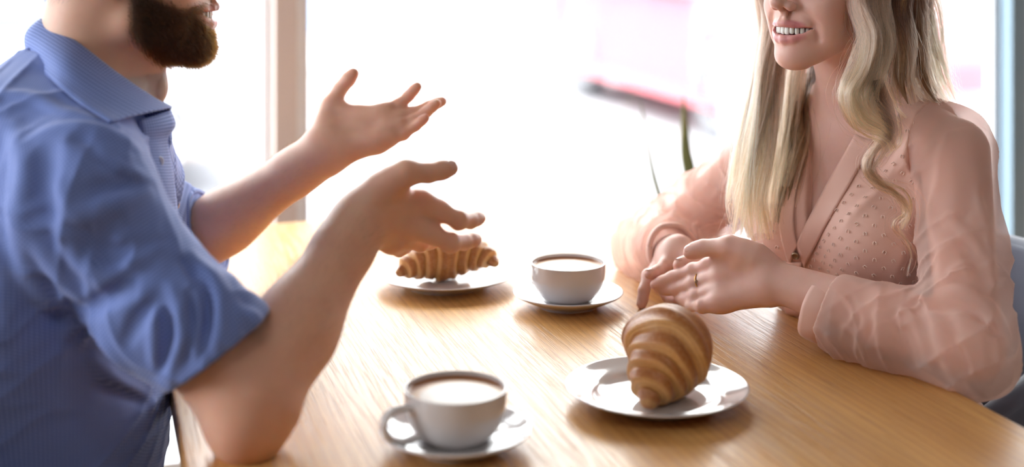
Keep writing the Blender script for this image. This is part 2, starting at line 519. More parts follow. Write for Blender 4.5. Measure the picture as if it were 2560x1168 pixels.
# ------------------------------------------------------------------ the street outside
def flat(name, u0, u1, v0, v1, z, mat): return setting(box(name, u0, u1, v0, v1, z - 0.2, z, mat))
flat('sidewalk', -30, 40, WV + 0.12, 5.6, -0.03, M['pavement'])
flat('sidewalk_side', -30, U0 - 0.15, -20, WV + 0.12, -0.03, M['pavement'])
flat('road', -30, 40, 5.6, 13.0, -0.13, M['asphalt'])
flat('sidewalk_far', -30, 40, 13.0, 17.0, -0.03, M['pavement'])
def facade():
    w = empty('wall_street', uv(0, 17.0), TA); setting(w)
    xs = [-30]; x = -28.0
    k = 0
    while x < 38:                                # piers, stall risers and lintels leave real shop windows
        bm = bmesh.new(); box_bm(bm, x - 0.5, x + 0.5, 0, 0.5, -0.03, 5.2); from_bm('pier', bm, M['facade'], w, False)
        bm = bmesh.new(); box_bm(bm, x + 0.5, x + 4.0, 0.05, 0.4, -0.03, 0.45); from_bm('stall_riser', bm, M['riser%d' % (k % 3)], w, False)
        bm = bmesh.new(); box_bm(bm, x + 0.5, x + 4.0, 0.2, 0.25, 0.45, 3.2); from_bm('shop_pane', bm, M['shopglass'], w, False)
        bm = bmesh.new(); box_bm(bm, x + 0.5, x + 4.0, 0.0, 0.4, 3.2, 5.2); from_bm('lintel', bm, M['facade'], w, False)
        x += 4.5; k += 1
M['riser0'] = new_mat('riser_blue', (0.30, 0.42, 0.60), 0.6)
M['riser1'] = new_mat('riser_pink', (0.62, 0.30, 0.34), 0.6)
M['riser2'] = new_mat('riser_grey', (0.42, 0.44, 0.48), 0.6)
M['shopglass'] = new_mat('shop_glass', (0.25, 0.30, 0.36), 0.05)
facade()

def paint(name, c): return new_mat(name, c, 0.25, Coat_Weight=0.8, Coat_Roughness=0.05)
M['silver'] = paint('silver_paint', (0.62, 0.64, 0.70))
M['red'] = paint('red_paint', (0.80, 0.125, 0.155))
M['carglass'] = new_mat('car_glass', (0.16, 0.19, 0.25), 0.05)
M['tyre'] = new_mat('tyre', (0.26, 0.26, 0.27), 0.8)
M['rim'] = new_mat('wheel_rim', (0.6, 0.6, 0.62), 0.3, Metallic=0.7)
M['lampglass'] = new_mat('lamp_glass', (0.85, 0.85, 0.88), 0.1)
M['darkplastic'] = new_mat('dark_plastic', (0.09, 0.09, 0.10), 0.6)
def car(name, label, loc, rz, mat):
    t = tag(empty(name, loc, rz), label, 'car')
    prof = smooth_profile([(-2.1, 0.35), (-2.12, 0.62), (-1.95, 0.86), (-1.35, 0.95), (-0.55, 1.40), (0.2, 1.47), (1.1, 1.42), (1.75, 1.02), (2.05, 0.92), (2.12, 0.6), (2.08, 0.33)], 6)
    bot = [(2.08, 0.33), (1.72, 0.22)]
    for cx in (1.32, -1.32):
        for a in np.linspace(0, math.pi, 9): bot.append((cx + 0.36 * math.cos(a), 0.30 + 0.36 * math.sin(a)))
    bot += [(-1.75, 0.22), (-2.1, 0.35)]
    out = [tuple(p) for p in prof] + bot[1:-1]
    bm = bmesh.new(); W = 0.86
    def half(z):                                  # tumblehome: the cabin leans in
        return W if z < 0.9 else W - (z - 0.9) * 0.42
    A = [bm.verts.new((x, -half(z), z)) for x, z in out]; B = [bm.verts.new((x, half(z), z)) for x, z in out]
    n = len(out)
    bm.faces.new(A); bm.faces.new(B[::-1])
    for i in range(n): bm.faces.new((A[i], B[i], B[(i + 1) % n], A[(i + 1) % n]))
    bmesh.ops.triangulate(bm, faces=[f for f in bm.faces if len(f.verts) > 4]); bmesh.ops.recalc_face_normals(bm, faces=bm.faces)
    from_bm('body', bm, mat, t, False)
    for s in (-1, 1):
        for xs in ((-0.98, -0.5, 0.25, 0.22), (0.33, 0.33, 1.05, 1.42)):
            z0, z1 = 0.95, 1.33
            yo = lambda z: s * (half(z) + 0.006)
            bm = bmesh.new(); v = [bm.verts.new(p) for p in ((xs[0], yo(z0), z0), (xs[3], yo(z0), z0), (xs[2], yo(z1), z1), (xs[1], yo(z1), z1))]
            w_ = [bm.verts.new((p.co.x, p.co.y - s * 0.03, p.co.z)) for p in v]
            bm.faces.new(v); bm.faces.new(w_[::-1])
            for i in range(4): bm.faces.new((v[i], w_[i], w_[(i + 1) % 4], v[(i + 1) % 4]))
            bmesh.ops.recalc_face_normals(bm, faces=bm.faces)
            from_bm('side_window', bm, M['carglass'], t, False)
        bm = bmesh.new(); box_bm(bm, -1.62, 1.62, s * 0.87 - 0.03, s * 0.87 + 0.03, 0.2, 0.32, 0.01); from_bm('side_skirt', bm, mat, t, False)
        bm = bmesh.new(); box_bm(bm, -2.10, -1.86, s * 0.68 - 0.14, s * 0.68 + 0.14, 0.62, 0.76, 0.03); from_bm('headlight', bm, M['lampglass'], t, False)
        for cx in (-1.32, 1.32):
            V, F = lathe([(0.17, -0.09), (0.30, -0.10), (0.325, -0.07), (0.325, 0.07), (0.30, 0.10), (0.17, 0.09)], 28)
            V = V[:, [0, 2, 1]] + V3(cx, s * 0.78, 0.325 - 0.0)
            w_ = obj_vf('wheel', V, F, M['tyre'], t)
            V, F = lathe([(0.0, 0.05), (0.05, 0.06), (0.15, 0.045), (0.18, 0.09), (0.18, -0.09), (0.0, -0.06)], 20)
            V = V[:, [0, 2, 1]] * V3(1, s, 1) + V3(cx, s * 0.78, 0.325)
            obj_vf('hubcap', V, F, M['rim'], w_)
    return t
def at_ground(px, Y, z): return ((px - 1280) * Y / FPX, Y, z)
car('parked_car', 'pale silver car parked outside, behind the bearded man', at_ground(-370, 7.3, -0.13), TA + 0.06, M['silver'])
car('parked_car', 'red car parked outside, behind the blonde woman', at_ground(1850, 10.6, -0.13), TA + math.pi / 2, M['red'])
pole = at_ground(1838, 6.0, -0.03)
t = tag(empty('street_post', pole), 'blurred violet grey street post outside beside the red car', 'post')
V, F = lathe([(0.0, 0.0), (0.12, 0.0), (0.12, 0.04), (0.075, 0.07), (0.065, 0.3), (0.06, 3.6), (0.0, 3.62)], 24)
M['polemat'] = new_mat('violet_grey_paint', (0.34, 0.34, 0.47), 0.5)
obj_vf('shaft', V, F, M['polemat'], t)

# ------------------------------------------------------------------ the table
TU0, TU1, TV0, TV1 = 0.086, 0.918, 0.70, 2.395
table = tag(empty('cafe_table', (0, 0, 0), TA), 'long oak table with shiny planked top between the man and woman', 'table')
def plank(name, u0, u1, v0, v1, z0, z1, bev, par=table):
    bm = bmesh.new(); box_bm(bm, u0, u1, v0, v1, z0, z1, bev)
    return from_bm(name, bm, M['oak'], par, smooth=False)
lip = 0.030
us = [TU0 + lip, 0.245, 0.375, 0.50, 0.635, 0.765, TU1 - lip]
for i in range(len(us) - 1): plank('plank', us[i], us[i + 1], TV0, TV1, TZ - 0.032, TZ, 0.00012)
plank('edge_lipping', TU0, TU0 + lip, TV0, TV1, TZ - 0.032, TZ, 0.0025)
plank('edge_lipping', TU1 - lip, TU1, TV0, TV1, TZ - 0.032, TZ, 0.0025)
M['steel'] = new_mat('black_steel', (0.03, 0.03, 0.03), 0.45, Metallic=0.5)
for v in (0.95, 2.1):
    bm = bmesh.new(); box_bm(bm, 0.46, 0.54, v - 0.04, v + 0.04, 0.012, TZ - 0.04, 0.004); leg = from_bm('leg', bm, M['steel'], table, False)
    bm = bmesh.new(); box_bm(bm, 0.20, 0.80, v - 0.05, v + 0.05, 0.0, 0.02, 0.004); from_bm('foot', bm, M['steel'], leg, False)
    bm = bmesh.new(); box_bm(bm, 0.22, 0.78, v - 0.04, v + 0.04, TZ - 0.045, TZ - 0.032, 0.002); from_bm('bracket', bm, M['steel'], leg, False)

# ------------------------------------------------------------------ crockery
def saucer_mesh():
    p = [(0.0, 0.0065), (0.024, 0.0065), (0.0285, 0.0072), (0.031, 0.0082), (0.040, 0.0095), (0.056, 0.0135), (0.0685, 0.0185), (0.0735, 0.0205), (0.0752, 0.0200), (0.0752, 0.0190), (0.072, 0.0165), (0.060, 0.0105), (0.046, 0.0045), (0.041, 0.0020), (0.040, 0.0), (0.037, 0.0), (0.036, 0.0030), (0.0, 0.0030)]
    return lathe(smooth_profile(p, 5), 112)
def plate_mesh():
    p = [(0.0, 0.0055), (0.045, 0.0055), (0.056, 0.0062), (0.064, 0.0088), (0.071, 0.0125), (0.085, 0.0160), (0.0965, 0.0195), (0.0985, 0.0197), (0.0990, 0.0188), (0.096, 0.0168), (0.084, 0.0128), (0.071, 0.0088), (0.062, 0.0035), (0.057, 0.0010), (0.056, 0.0), (0.053, 0.0), (0.052, 0.0022), (0.0, 0.0022)]
    return lathe(smooth_profile(p, 5), 128)
def cup_parts():
    p = [(0.0, 0.0040), (0.021, 0.0042), (0.031, 0.0075), (0.040, 0.0160), (0.0455, 0.027), (0.0480, 0.039), (0.0488, 0.0515), (0.0495, 0.0530), (0.0505, 0.0530), (0.0511, 0.0515), (0.0508, 0.040), (0.0488, 0.027), (0.0438, 0.0150), (0.0355, 0.0058), (0.0300, 0.0028), (0.0285, 0.0012), (0.0280, 0.0), (0.0250, 0.0), (0.0240, 0.0015), (0.0, 0.0015)]
    body = lathe(smooth_profile(p, 5), 112)
    path = smooth_profile([(0.0470, 0, 0.0415), (0.0580, 0, 0.0428), (0.0710, 0, 0.0420), (0.0790, 0, 0.0355), (0.0792, 0, 0.0260), (0.0735, 0, 0.0170), (0.0630, 0, 0.0115), (0.0510, 0, 0.0110), (0.0400, 0, 0.0135)], 8)
    rr = np.stack([np.full(len(path), 0.0036), np.full(len(path), 0.0058)], 1)
    rr[:6] *= np.linspace(1.5, 1, 6)[:, None]; rr[-6:] *= np.linspace(1, 1.5, 6)[:, None]
    T = np.array([0.0, 0.0, 1.0])
    handle = sweep(path, rr, 16, flat=T)
    foam = lathe(smooth_profile([(0.0, 0.0478), (0.030, 0.0477), (0.042, 0.0473), (0.0465, 0.0475), (0.0486, 0.0485)], 6), 96)
    return body, handle, foam
def foam_mat(shift):
    m = new_mat('coffee_foam', rough=0.35); t = NT(m); c = t.coord('Object')
    w = t.new('ShaderNodeVectorMath', operation='MULTIPLY_ADD')
    nz = t.new('ShaderNodeTexNoise'); nz.inputs['Scale'].default_value = 45; nz.inputs['Detail'].default_value = 3; t.link(c, nz.inputs['Vector'])
    sub = t.new('ShaderNodeVectorMath', operation='SUBTRACT'); t.link(nz.outputs['Color'], sub.inputs[0]); sub.inputs[1].default_value = (0.5, 0.5, 0.5)
    t.link(sub.outputs[0], w.inputs[0]); w.inputs[1].default_value = (0.006, 0.006, 0); t.link(c, w.inputs[2])
    mp = t.mapping(w.outputs[0], (1, 1, 0), loc=(shift[0], shift[1], 0))
    ln = t.new('ShaderNodeVectorMath', operation='LENGTH'); t.link(mp, ln.inputs[0])
    col = t.ramp(t.math('DIVIDE', ln.outputs['Value'], 0.05), [(0.0, (0.84, 0.80, 0.75)), (0.70, (0.83, 0.77, 0.70)), (0.80, (0.62, 0.36, 0.17)), (0.95, (0.34, 0.135, 0.045))])
    t.link(col, t.b.inputs['Base Color'])
    t.bump(t.noise(c, 900, 2), 0.12, 0.0004); return m
M['milk_near'] = foam_mat((-0.003, 0.008)); M['milk_far'] = foam_mat((0.002, 0.006))
cbody, chandle, cfoam = cup_parts()
me_c = mesh_np('cup', *cbody); me_h = None
def cup(label, loc, rz, milk):
    t = tag(empty('coffee_cup', loc, rz), label, 'cup', 'filled coffee cups')
    link('bowl', me_c, M['porcelain'], t); obj_vf('handle', *chandle, M['porcelain'], t)
    f = link('milk_foam', mesh_np('foam', *cfoam), milk, t); f['label'] = 'white milk foam ringed by brown coffee'
    f.rotation_euler = (0, 0, -rz)
    return t
me_s = mesh_np('saucer', *saucer_mesh()); me_p = mesh_np('plate', *plate_mesh())
NC = ((1139 - 1280) * 1.346 / FPX, 1.346); FC = ((1420 - 1280) * 1.856 / FPX, 1.856)
sw = 0.0066
tag(link('saucer', me_s, M['porcelain']), 'white saucer under the cup nearest the camera', 'saucer', 'white saucers').location = (*NC, TZ)
tag(link('saucer', me_s, M['porcelain']), 'white saucer under the cup in the middle of the table', 'saucer', 'white saucers').location = (*FC, TZ)
cup('white cup of milky coffee with its handle in view, nearest the camera', (*NC, TZ + sw), math.radians(213), M['milk_near'])
cup('white cup of milky coffee without visible handle, in the middle of the table', (*FC, TZ + sw), math.radians(70), M['milk_far'])
NP = (0.157, 1.475); FP = (-0.095, 1.963)
tag(link('plate', me_p, M['porcelain']), 'round white plate under the croissant near the woman', 'plate', 'white plates').location = (*NP, TZ)
tag(link('plate', me_p, M['porcelain']), "round white plate under the croissant beyond the man's hand", 'plate', 'white plates').location = (*FP, TZ)

# ------------------------------------------------------------------ croissants
def crust_mat():
    m = new_mat('croissant_crust', rough=0.42); t = NT(m); c = t.coord('Object')
    ph = t.attr('phase', 'Fac'); tip = t.attr('tip', 'Fac')
    n1 = t.noise(c, 38, 4, 0.6); n2 = t.noise(c, 260, 3, 0.6)
    ph2 = t.math('ADD', ph, t.math('MULTIPLY_ADD', n1, 0.30, -0.15))
    col = t.ramp(ph2, [(0.0, (0.52, 0.215, 0.05)), (0.12, (0.74, 0.41, 0.14)), (0.27, (0.70, 0.36, 0.11)), (0.44, (0.44, 0.150, 0.028)), (0.75, (0.34, 0.105, 0.018)), (0.94, (0.46, 0.17, 0.035))])
    lay = t.attr('layer', 'Fac')
    wv = t.math('SINE', t.math('MULTIPLY', lay, 1.0)); wv = t.math('MULTIPLY_ADD', wv, 0.5, 0.5)
    col = t.mix(t.math('MULTIPLY', wv, 0.30), col, (0.36, 0.13, 0.03))
    col = t.mix(t.math('MULTIPLY', tip, 0.55), col, (0.26, 0.07, 0.015))
    col = t.mix(t.math('MULTIPLY', t.ramp(n2, [(0.45, (0, 0, 0)), (0.75, (1, 1, 1))]), 0.25), col, (0.86, 0.56, 0.25))
    t.link(col, t.b.inputs['Base Color'])
    t.b.inputs['Subsurface Weight'].default_value = 0.15; t.b.inputs['Subsurface Radius'].default_value = (0.004, 0.0018, 0.0006)
    h = t.math('ADD', t.math('MULTIPLY', n2, 0.6), t.math('ADD', t.math('MULTIPLY', n1, 0.8), t.math('MULTIPLY', wv, 0.35)))
    t.bump(h, 0.5, 0.0014); t.b.inputs['Coat Weight'].default_value = 0.10; t.b.inputs['Coat Roughness'].default_value = 0.3
    return m
M['crust'] = crust_mat()
def croissant_mesh(path, Rmax, bounds, seed, slant=0.03, flat=0.92):
    rng = np.random.default_rng(seed)
    ns, nt = 420, 120
    pts = smooth_profile(path, 40); d = np.r_[0, np.cumsum(np.linalg.norm(np.diff(pts, axis=0), axis=1))]; d /= d[-1]
    s = np.linspace(0, 1, ns); C = np.stack([np.interp(s, d, pts[:, i]) for i in range(3)], 1)
    T = np.gradient(C, axis=0); T /= np.linalg.norm(T, axis=1, keepdims=True)
    up = np.array([0, 0, 1.0]); N = up - T * (T @ up)[:, None]; N /= np.linalg.norm(N, axis=1, keepdims=True); B = np.cross(T, N)
    th = np.linspace(0, 2 * math.pi, nt, endpoint=False)
    S, TH = np.meshgrid(s, th, indexing='ij')
    env = lambda x: Rmax * (0.16 + 0.84 * np.clip(np.sin(math.pi * np.clip(x, 0, 1)), 0, 1) ** 0.70)
    se = np.clip(S + slant * np.sin(TH - 0.6) * np.sin(math.pi * S) + 0.010 * np.sin(3 * TH + seed) * np.sin(math.pi * S), 0, 1)
    bd = np.array([0.0] + bounds); k = len(bd)
    fold = np.minimum(se, 1 - se)
    i = np.clip(np.searchsorted(bd, fold, side='right') - 1, 0, k - 1)
    nxt = np.r_[bd[1:], 0.5]
    ph = np.clip((fold - bd[i]) / (nxt[i] - bd[i]), 0, 1)
    ph = np.minimum(ph, 0.999)
    r0 = env(bd)[i] ; prev = env(np.r_[0.0, bd[:-1]])[i]
    r1 = env(np.minimum(nxt, 0.5))[i]
    rise = np.clip(ph / 0.34, 0, 1); rise = rise * rise * (3 - 2 * rise)
    r = prev * 0.98 + (r0 * 1.03 - prev * 0.98) * rise + (r1 - r0) * 0.42 * np.clip((ph - 0.34) / 0.66, 0, 1) - 0.06 * r0 * np.clip((ph - 0.8) / 0.2, 0, 1) ** 2 * (i < k - 1)
    r = r * np.where(i == k - 1, 1.0 + 0.05 * np.clip(ph / 0.10, 0, 1), 1.0)
    r = np.where(i == 0, env(0.02) * (0.35 + 0.65 * np.clip(fold / bd[1], 0, 1) ** 0.6) + (r - r), r)
    r *= 1 + 0.018 * np.sin(5 * TH + 9 * S + seed) + 0.02 * np.sin(2 * TH + 3 * S * 6)
    lump = sum(rng.normal() * 0.012 * np.sin(a * TH + b_ * S * 6.28 + rng.uniform(0, 6)) for a, b_ in ((1, 2), (2, 3), (3, 5), (4, 7), (6, 11)))
    r *= 1 + lump
    e = np.clip(np.minimum(S, 1 - S) / 0.03, 0, 1); r *= np.sqrt(np.clip(e * (2 - e), 0.0, 1)) * 0.97 + 0.03
    Pn = C[:, None] + (r * np.cos(TH))[..., None] * N[:, None] * flat + (r * np.sin(TH))[..., None] * B[:, None]
    V = Pn.reshape(-1, 3)
    a, b_ = np.meshgrid(np.arange(ns - 1), np.arange(nt), indexing='ij')
    q = a * nt + b_; q2 = a * nt + (b_ + 1) % nt
    F = np.stack([q, q2, q2 + nt, q + nt], -1).reshape(-1, 4)
    me = mesh_np('croissant', V, F)
    vfloat(me, 'phase', ph.ravel()); vfloat(me, 'tip', np.clip(1 - fold / 0.10, 0, 1).ravel() ** 1.5)
    vfloat(me, 'layer', np.where(ph < np.where(i == k - 1, 0.62, 0.42), ph * np.where(i == k - 1, 62, 75), 31.5).ravel())
    return me, V
def croissant(label, path, loc, Rmax, bounds, seed, flaps=(), slant=0.03):
    me, V = croissant_mesh(path, Rmax, bounds, seed, slant)
    zmin = V[:, 2].min()
    o = link('croissant', me, M['crust']); o.location = (*loc, TZ + 0.0058 - zmin - 0.001)
    tag(o, label, 'croissant', 'croissants on plates')
    for fl in flaps:
        Vf, Ff = fl
        f = obj_vf('pastry_flap', Vf, Ff, M['crust'], o); 
        vfloat(f.data, 'phase', np.full(len(f.data.vertices), 0.62)); vfloat(f.data, 'tip', np.linspace(0.0, 0.9, len(f.data.vertices))); vfloat(f.data, 'layer', np.zeros(len(f.data.vertices)))
    return o
bnds = [0.075, 0.16, 0.26, 0.375]
croissant('plump golden croissant pointing one horn at the camera, on the near plate',
          [(-0.022, -0.062, -0.006), (-0.012, -0.038, 0.014), (0.004, -0.008, 0.032), (0.010, 0.026, 0.038), (0.002, 0.054, 0.034), (-0.016, 0.076, 0.022)], (NP[0] + 0.006, NP[1] + 0.010), 0.0465, [0.085, 0.175, 0.265, 0.365], 3, slant=0.045)
croissant("golden croissant lying sideways on the far plate beyond the man's hand",
          [(-0.072, -0.030, 0.006), (-0.045, -0.006, 0.016), (0.0, 0.012, 0.022), (0.045, 0.014, 0.022), (0.074, 0.000, 0.012)], (FP[0] + 0.002, FP[1] + 0.0), 0.034, bnds, 8)

# ------------------------------------------------------------------ tall plant by the window
def leaf_mat():
    m = new_mat('plant_leaf', rough=0.4); t = NT(m); c = t.coord()
    n = t.noise(t.mapping(c, (30, 30, 9)), 1.0, 3)
    t.link(t.ramp(n, [(0.3, (0.10, 0.13, 0.05)), (0.55, (0.20, 0.21, 0.07)), (0.75, (0.34, 0.30, 0.13))]), t.b.inputs['Base Color']); return m
M['leaf'] = leaf_mat(); M['pot'] = speckle('grey_pot', (0.42, 0.41, 0.40), (0.5, 0.49, 0.48), 20, 0.7)
M['soil'] = speckle('soil', (0.05, 0.035, 0.025), (0.10, 0.07, 0.05), 200)
pl = P(1722, 600, 2.72); pot_xy = (pl[0] - 0.02, 2.70)
plant = tag(empty('potted_plant', (*pot_xy, 0)), 'tall thin leaved plant standing by the window behind the table', 'plant')
V, F = lathe(smooth_profile([(0.0, 0.0), (0.105, 0.0), (0.118, 0.02), (0.135, 0.30), (0.142, 0.46), (0.146, 0.47), (0.142, 0.48), (0.130, 0.475), (0.126, 0.44), (0.0, 0.43)], 4), 48)
V[:, :2] *= 0.62
obj_vf('pot', V, F, M['pot'], plant)
V, F = lathe([(0.0, 0.455), (0.04, 0.452), (0.079, 0.446)], 32); obj_vf('soil', V, F, M['soil'], plant)
def blade(pts, w, name='leaf'):
    pts = smooth_profile([np.array(p) - V3(*pot_xy, 0) for p in pts], 8); m = len(pts)
    t_ = np.linspace(0, 1, m); ww = w * np.clip(np.minimum(1.0, (1 - t_) * 2.2 + 0.03), 0, 1) ** 0.7
    rr = np.stack([np.full(m, 0.0016) + 0.0012 * (1 - t_), ww], 1)
    V, F = sweep(pts, rr, 12, flat=(0, -1, 0.0))
    return obj_vf(name, V, F, M['leaf'], plant)
base = V3(*pot_xy, 0.45)
blade([base + V3(0.0, 0, 0), P(1727, 500, 2.71), P(1714, 370, 2.72), P(1709, 240, 2.73)], 0.0135)
blade([base + V3(-0.015, 0, 0), P(1662, 560, 2.68), P(1630, 420, 2.66), P(1600, 245, 2.64)], 0.0062)
blade([base + V3(0.02, 0.01, 0), P(1800, 560, 2.74), P(1850, 400, 2.76), P(1905, 300, 2.78)], 0.009)
blade([base + V3(0.01, -0.02, 0), P(1770, 640, 2.72), P(1800, 560, 2.74), P(1812, 480, 2.74)], 0.008)
# ------------------------------------------------------------------ figure building
def skin_mat(name, base, red, lip, sss=0.35, scl=1.0):
    m = new_mat(name, base, 0.42); t = NT(m); c = t.coord('Object'); b = t.b
    n1 = t.noise(c, 32, 4, 0.6); n2 = t.noise(c, 420, 2, 0.5)
    col = t.mix(t.math('MULTIPLY', t.ramp(n1, [(0.35, (0, 0, 0)), (0.7, (1, 1, 1))]), 0.35), base, red)
    col = t.mix(t.math('MULTIPLY', t.attr('red', 'Fac'), 0.55), col, red)
    col = t.mix(t.math('MULTIPLY', n2, 0.10), col, tuple(x * 0.7 for x in base))
    col = t.mix(t.attr('lip', 'Fac'), col, lip)
    bc = t.attr('beard', 'Fac')
    col = t.mix(bc, col, (0.060, 0.036, 0.030))
    t.link(col, b.inputs['Base Color'])
    b.inputs['Subsurface Weight'].default_value = sss
    b.inputs['Subsurface Radius'].default_value = (0.0050, 0.0020, 0.0010)
    b.inputs['Subsurface Scale'].default_value = scl
    b.inputs['Specular IOR Level'].default_value = 0.4
    rr = t.mix(t.attr('lip', 'Fac'), (0.44, 0.44, 0.44), (0.25, 0.25, 0.25)); t.link(rr, b.inputs['Roughness'])
    v = t.new('ShaderNodeTexVoronoi', feature='DISTANCE_TO_EDGE'); v.inputs['Scale'].default_value = 520; t.link(c, v.inputs['Vector'])
    w = t.new('ShaderNodeTexVoronoi', feature='DISTANCE_TO_EDGE'); w.inputs['Scale'].default_value = 62; t.link(t.mapping(c, (1, 1, 1.6)), w.inputs['Vector'])
    fine = t.math('MULTIPLY', t.math('MINIMUM', v.outputs['Distance'], 0.12), 1.2)
    line = t.math('MULTIPLY', t.math('MINIMUM', w.outputs['Distance'], 0.03), t.math('MULTIPLY', t.attr('crease', 'Fac'), 14.0))
    h = t.math('ADD', fine, line)
    t.bump(h, 0.35, 0.0007)
    return m
M['skin_man'] = skin_mat('skin_man', (0.76, 0.475, 0.345), (0.66, 0.31, 0.22), (0.58, 0.22, 0.19), 0.5, 2.0)
M['skin_woman'] = skin_mat('skin_woman', (0.77, 0.505, 0.430), (0.70, 0.35, 0.28), (0.62, 0.22, 0.25))
M['tooth'] = new_mat('tooth', (0.84, 0.80, 0.72), 0.15, Subsurface_Weight=0.2)
M['gum'] = new_mat('mouth_inside', (0.28, 0.07, 0.06), 0.4)
M['eyewhite'] = new_mat('eye_white', (0.82, 0.80, 0.78), 0.08)
M['iris'] = new_mat('iris', (0.06, 0.05, 0.045), 0.05)
M['nail'] = new_mat('fingernail', (0.80, 0.50, 0.43), 0.16, Coat_Weight=0.5)

class Frame:
    """a local frame: x forward, y to the figure's left, z up"""
    def __init__(s, o, fwd, up=(0, 0, 1), scale=1.0):
        s.o = np.array(o, float); f = unit(fwd); u = np.array(up, float); u = unit(u - f * (u @ f))
        s.R = np.stack([f, np.cross(u, f), u]); s.s = scale
    def __call__(s, x, y, z): return s.o + (np.array([x, y, z]) * s.s) @ s.R
    def d(s, x, y, z): return np.array([x, y, z]) @ s.R
    def loc(s, p): return ((np.asarray(p) - s.o) @ s.R.T) / s.s

def head_sdf(Fr, female):
    S = SDF(); s = Fr.s; R = Fr.R
    e = lambda c, r, k, mode='u': S.ell(Fr(*c), np.array(r) * s, R, k * s, mode)
    def c2(a, b, ra, rb, k, mode='u', n=None, sq=1.0):
        for sg in (1, -1): S.cone(Fr(a[0], a[1] * sg, a[2]), Fr(b[0], b[1] * sg, b[2]), ra * s, rb * s, k * s, None if n is None else Fr.d(*n), sq, mode)
    def e2(c, r, k, mode='u'):
        for sg in (1, -1): e((c[0], c[1] * sg, c[2]), r, k, mode)
    e((-0.004, 0, 0.055), (0.096, 0.076, 0.083), 0)
    e((0.030, 0, 0.015), (0.060, 0.061, 0.080), 0.025)
    if female:
        c2((0.012, 0.0440, -0.047), (0.068, 0.0130, -0.080), 0.0165, 0.0150, 0.022)      # jaw
        e((0.0765, 0, -0.0800), (0.0175, 0.0190, 0.0150), 0.016)                          # chin
        e((0.052, 0, -0.044), (0.034, 0.037, 0.040), 0.022)
        e((0.070, 0, -0.046), (0.0235, 0.0300, 0.0260), 0.014)                            # muzzle over the teeth
        e2((0.060, 0.037, -0.014), (0.0205, 0.0200, 0.0190), 0.020)                       # cheek pushed up by the smile
        e2((0.050, 0.040, -0.040), (0.016, 0.014, 0.024), 0.020)
    else:
        c2((0.006, 0.0530, -0.052), (0.070, 0.0180, -0.083), 0.0190, 0.0170, 0.024)
        e((0.0780, 0, -0.0830), (0.0190, 0.0240, 0.0170), 0.016)
        e((0.052, 0, -0.046), (0.036, 0.042, 0.042), 0.022)
        e((0.072, 0, -0.047), (0.0240, 0.0310, 0.0270), 0.014)
        e2((0.058, 0.040, -0.012), (0.0200, 0.0200, 0.0190), 0.020)
        e2((0.045, 0.044, -0.042), (0.016, 0.014, 0.026), 0.020)
    # brow, eye sockets, nose
    c2((0.082, 0.012, 0.036), (0.066, 0.044, 0.036), 0.012, 0.012, 0.018)
    c2((0.094, 0.031, 0.015), (0.088, 0.034, 0.014), 0.012, 0.012, 0.014, 's')
    S.cone(Fr(0.088, 0, 0.028), Fr(0.108, 0, -0.006), 0.0080 * s, 0.0088 * s, 0.010 * s)
    e((0.1125, 0, -0.0105), (0.0098, 0.0092, 0.0085), 0.007)
    e2((0.0985, 0.0118, -0.0150), (0.0095, 0.0060, 0.0068), 0.006)
    S.cone(Fr(0.106, 0, -0.0180), Fr(0.098, 0, -0.0225), 0.0034 * s, 0.0036 * s, 0.005 * s)
    c2((0.1060, 0.0062, -0.0215), (0.1000, 0.0078, -0.0170), 0.0025, 0.0030, 0.003, 's')
    c2((0.0960, 0.0030, -0.0240), (0.0985, 0.0042, -0.0335), 0.0022, 0.0022, 0.006)       # philtrum ridges
    # lids half round the eyeballs
    c2((0.0895, 0.022, 0.0195), (0.0885, 0.040, 0.0195), 0.0035, 0.0030, 0.005); c2((0.0880, 0.022, 0.0095), (0.0865, 0.040, 0.0100), 0.0028, 0.0026, 0.005)
    # lips parted in a smile
    g = 0.0 if female else 0.0015
    up_ = [(0.0690 + g, 0.0310, -0.0412), (0.0835 + g, 0.0220, -0.0402), (0.0935 + g, 0.0115, -0.0390), (0.0975 + g, 0.0040, -0.0380), (0.0970 + g, 0.0, -0.0386)]
    lo_ = [(0.0690 + g, 0.0308, -0.0430), (0.0810 + g, 0.0225, -0.0525), (0.0905 + g, 0.0120, -0.0575), (0.0940 + g, 0.0, -0.0588)]
    ru = [0.0024, 0.0032, 0.0037, 0.0040, 0.0038]; rl = [0.0024, 0.0040, 0.0048, 0.0052]
    if not female: up_ = [(x, y, z + 0.001) for x, y, z in up_]; lo_ = [(x, y, z + 0.002) for x, y, z in lo_]
    mouth = []
    mid = [(0.0690, 0.0312, -0.0422, 0.0012), (0.0830, 0.0222, -0.0464, 0.0040), (0.0925, 0.0118, -0.0480, 0.0050), (0.0960, 0.0, -0.0482, 0.0056)]
    if not female: mid = [(x + g, y, z + 0.0015, r * 0.9) for x, y, z, r in mid]
    for sg in (1, -1):
        f = lambda L: [Fr(q[0], q[1] * sg, q[2]) for q in L]
        S.chain(f(up_), [r * s for r in ru], 0.0045 * s); S.chain(f(lo_), [r * s for r in rl], 0.005 * s)
        mouth.append((f(up_), f(lo_)))
    for dx in (0.008, 0.0, -0.008, -0.016):
        for sg in (1, -1):
            m_ = [Fr(q[0] + dx, q[1] * sg * (1.0 if dx >= 0 else 0.96), q[2]) for q in mid]; zr = [q[3] for q in mid]
            for i in range(3): S.cone(m_[i], m_[i + 1], zr[i] * s, zr[i + 1] * s, 0.0010 * s, mode='s')
    # fold from nose to mouth corner, and the dimple beside it
    if female:
        c2((0.0920, 0.0215, -0.0170), (0.0790, 0.0345, -0.0330), 0.0012, 0.0020, 0.008, 's')
        c2((0.0755, 0.0372, -0.0385), (0.0690, 0.0375, -0.0560), 0.0022, 0.0012, 0.008, 's')
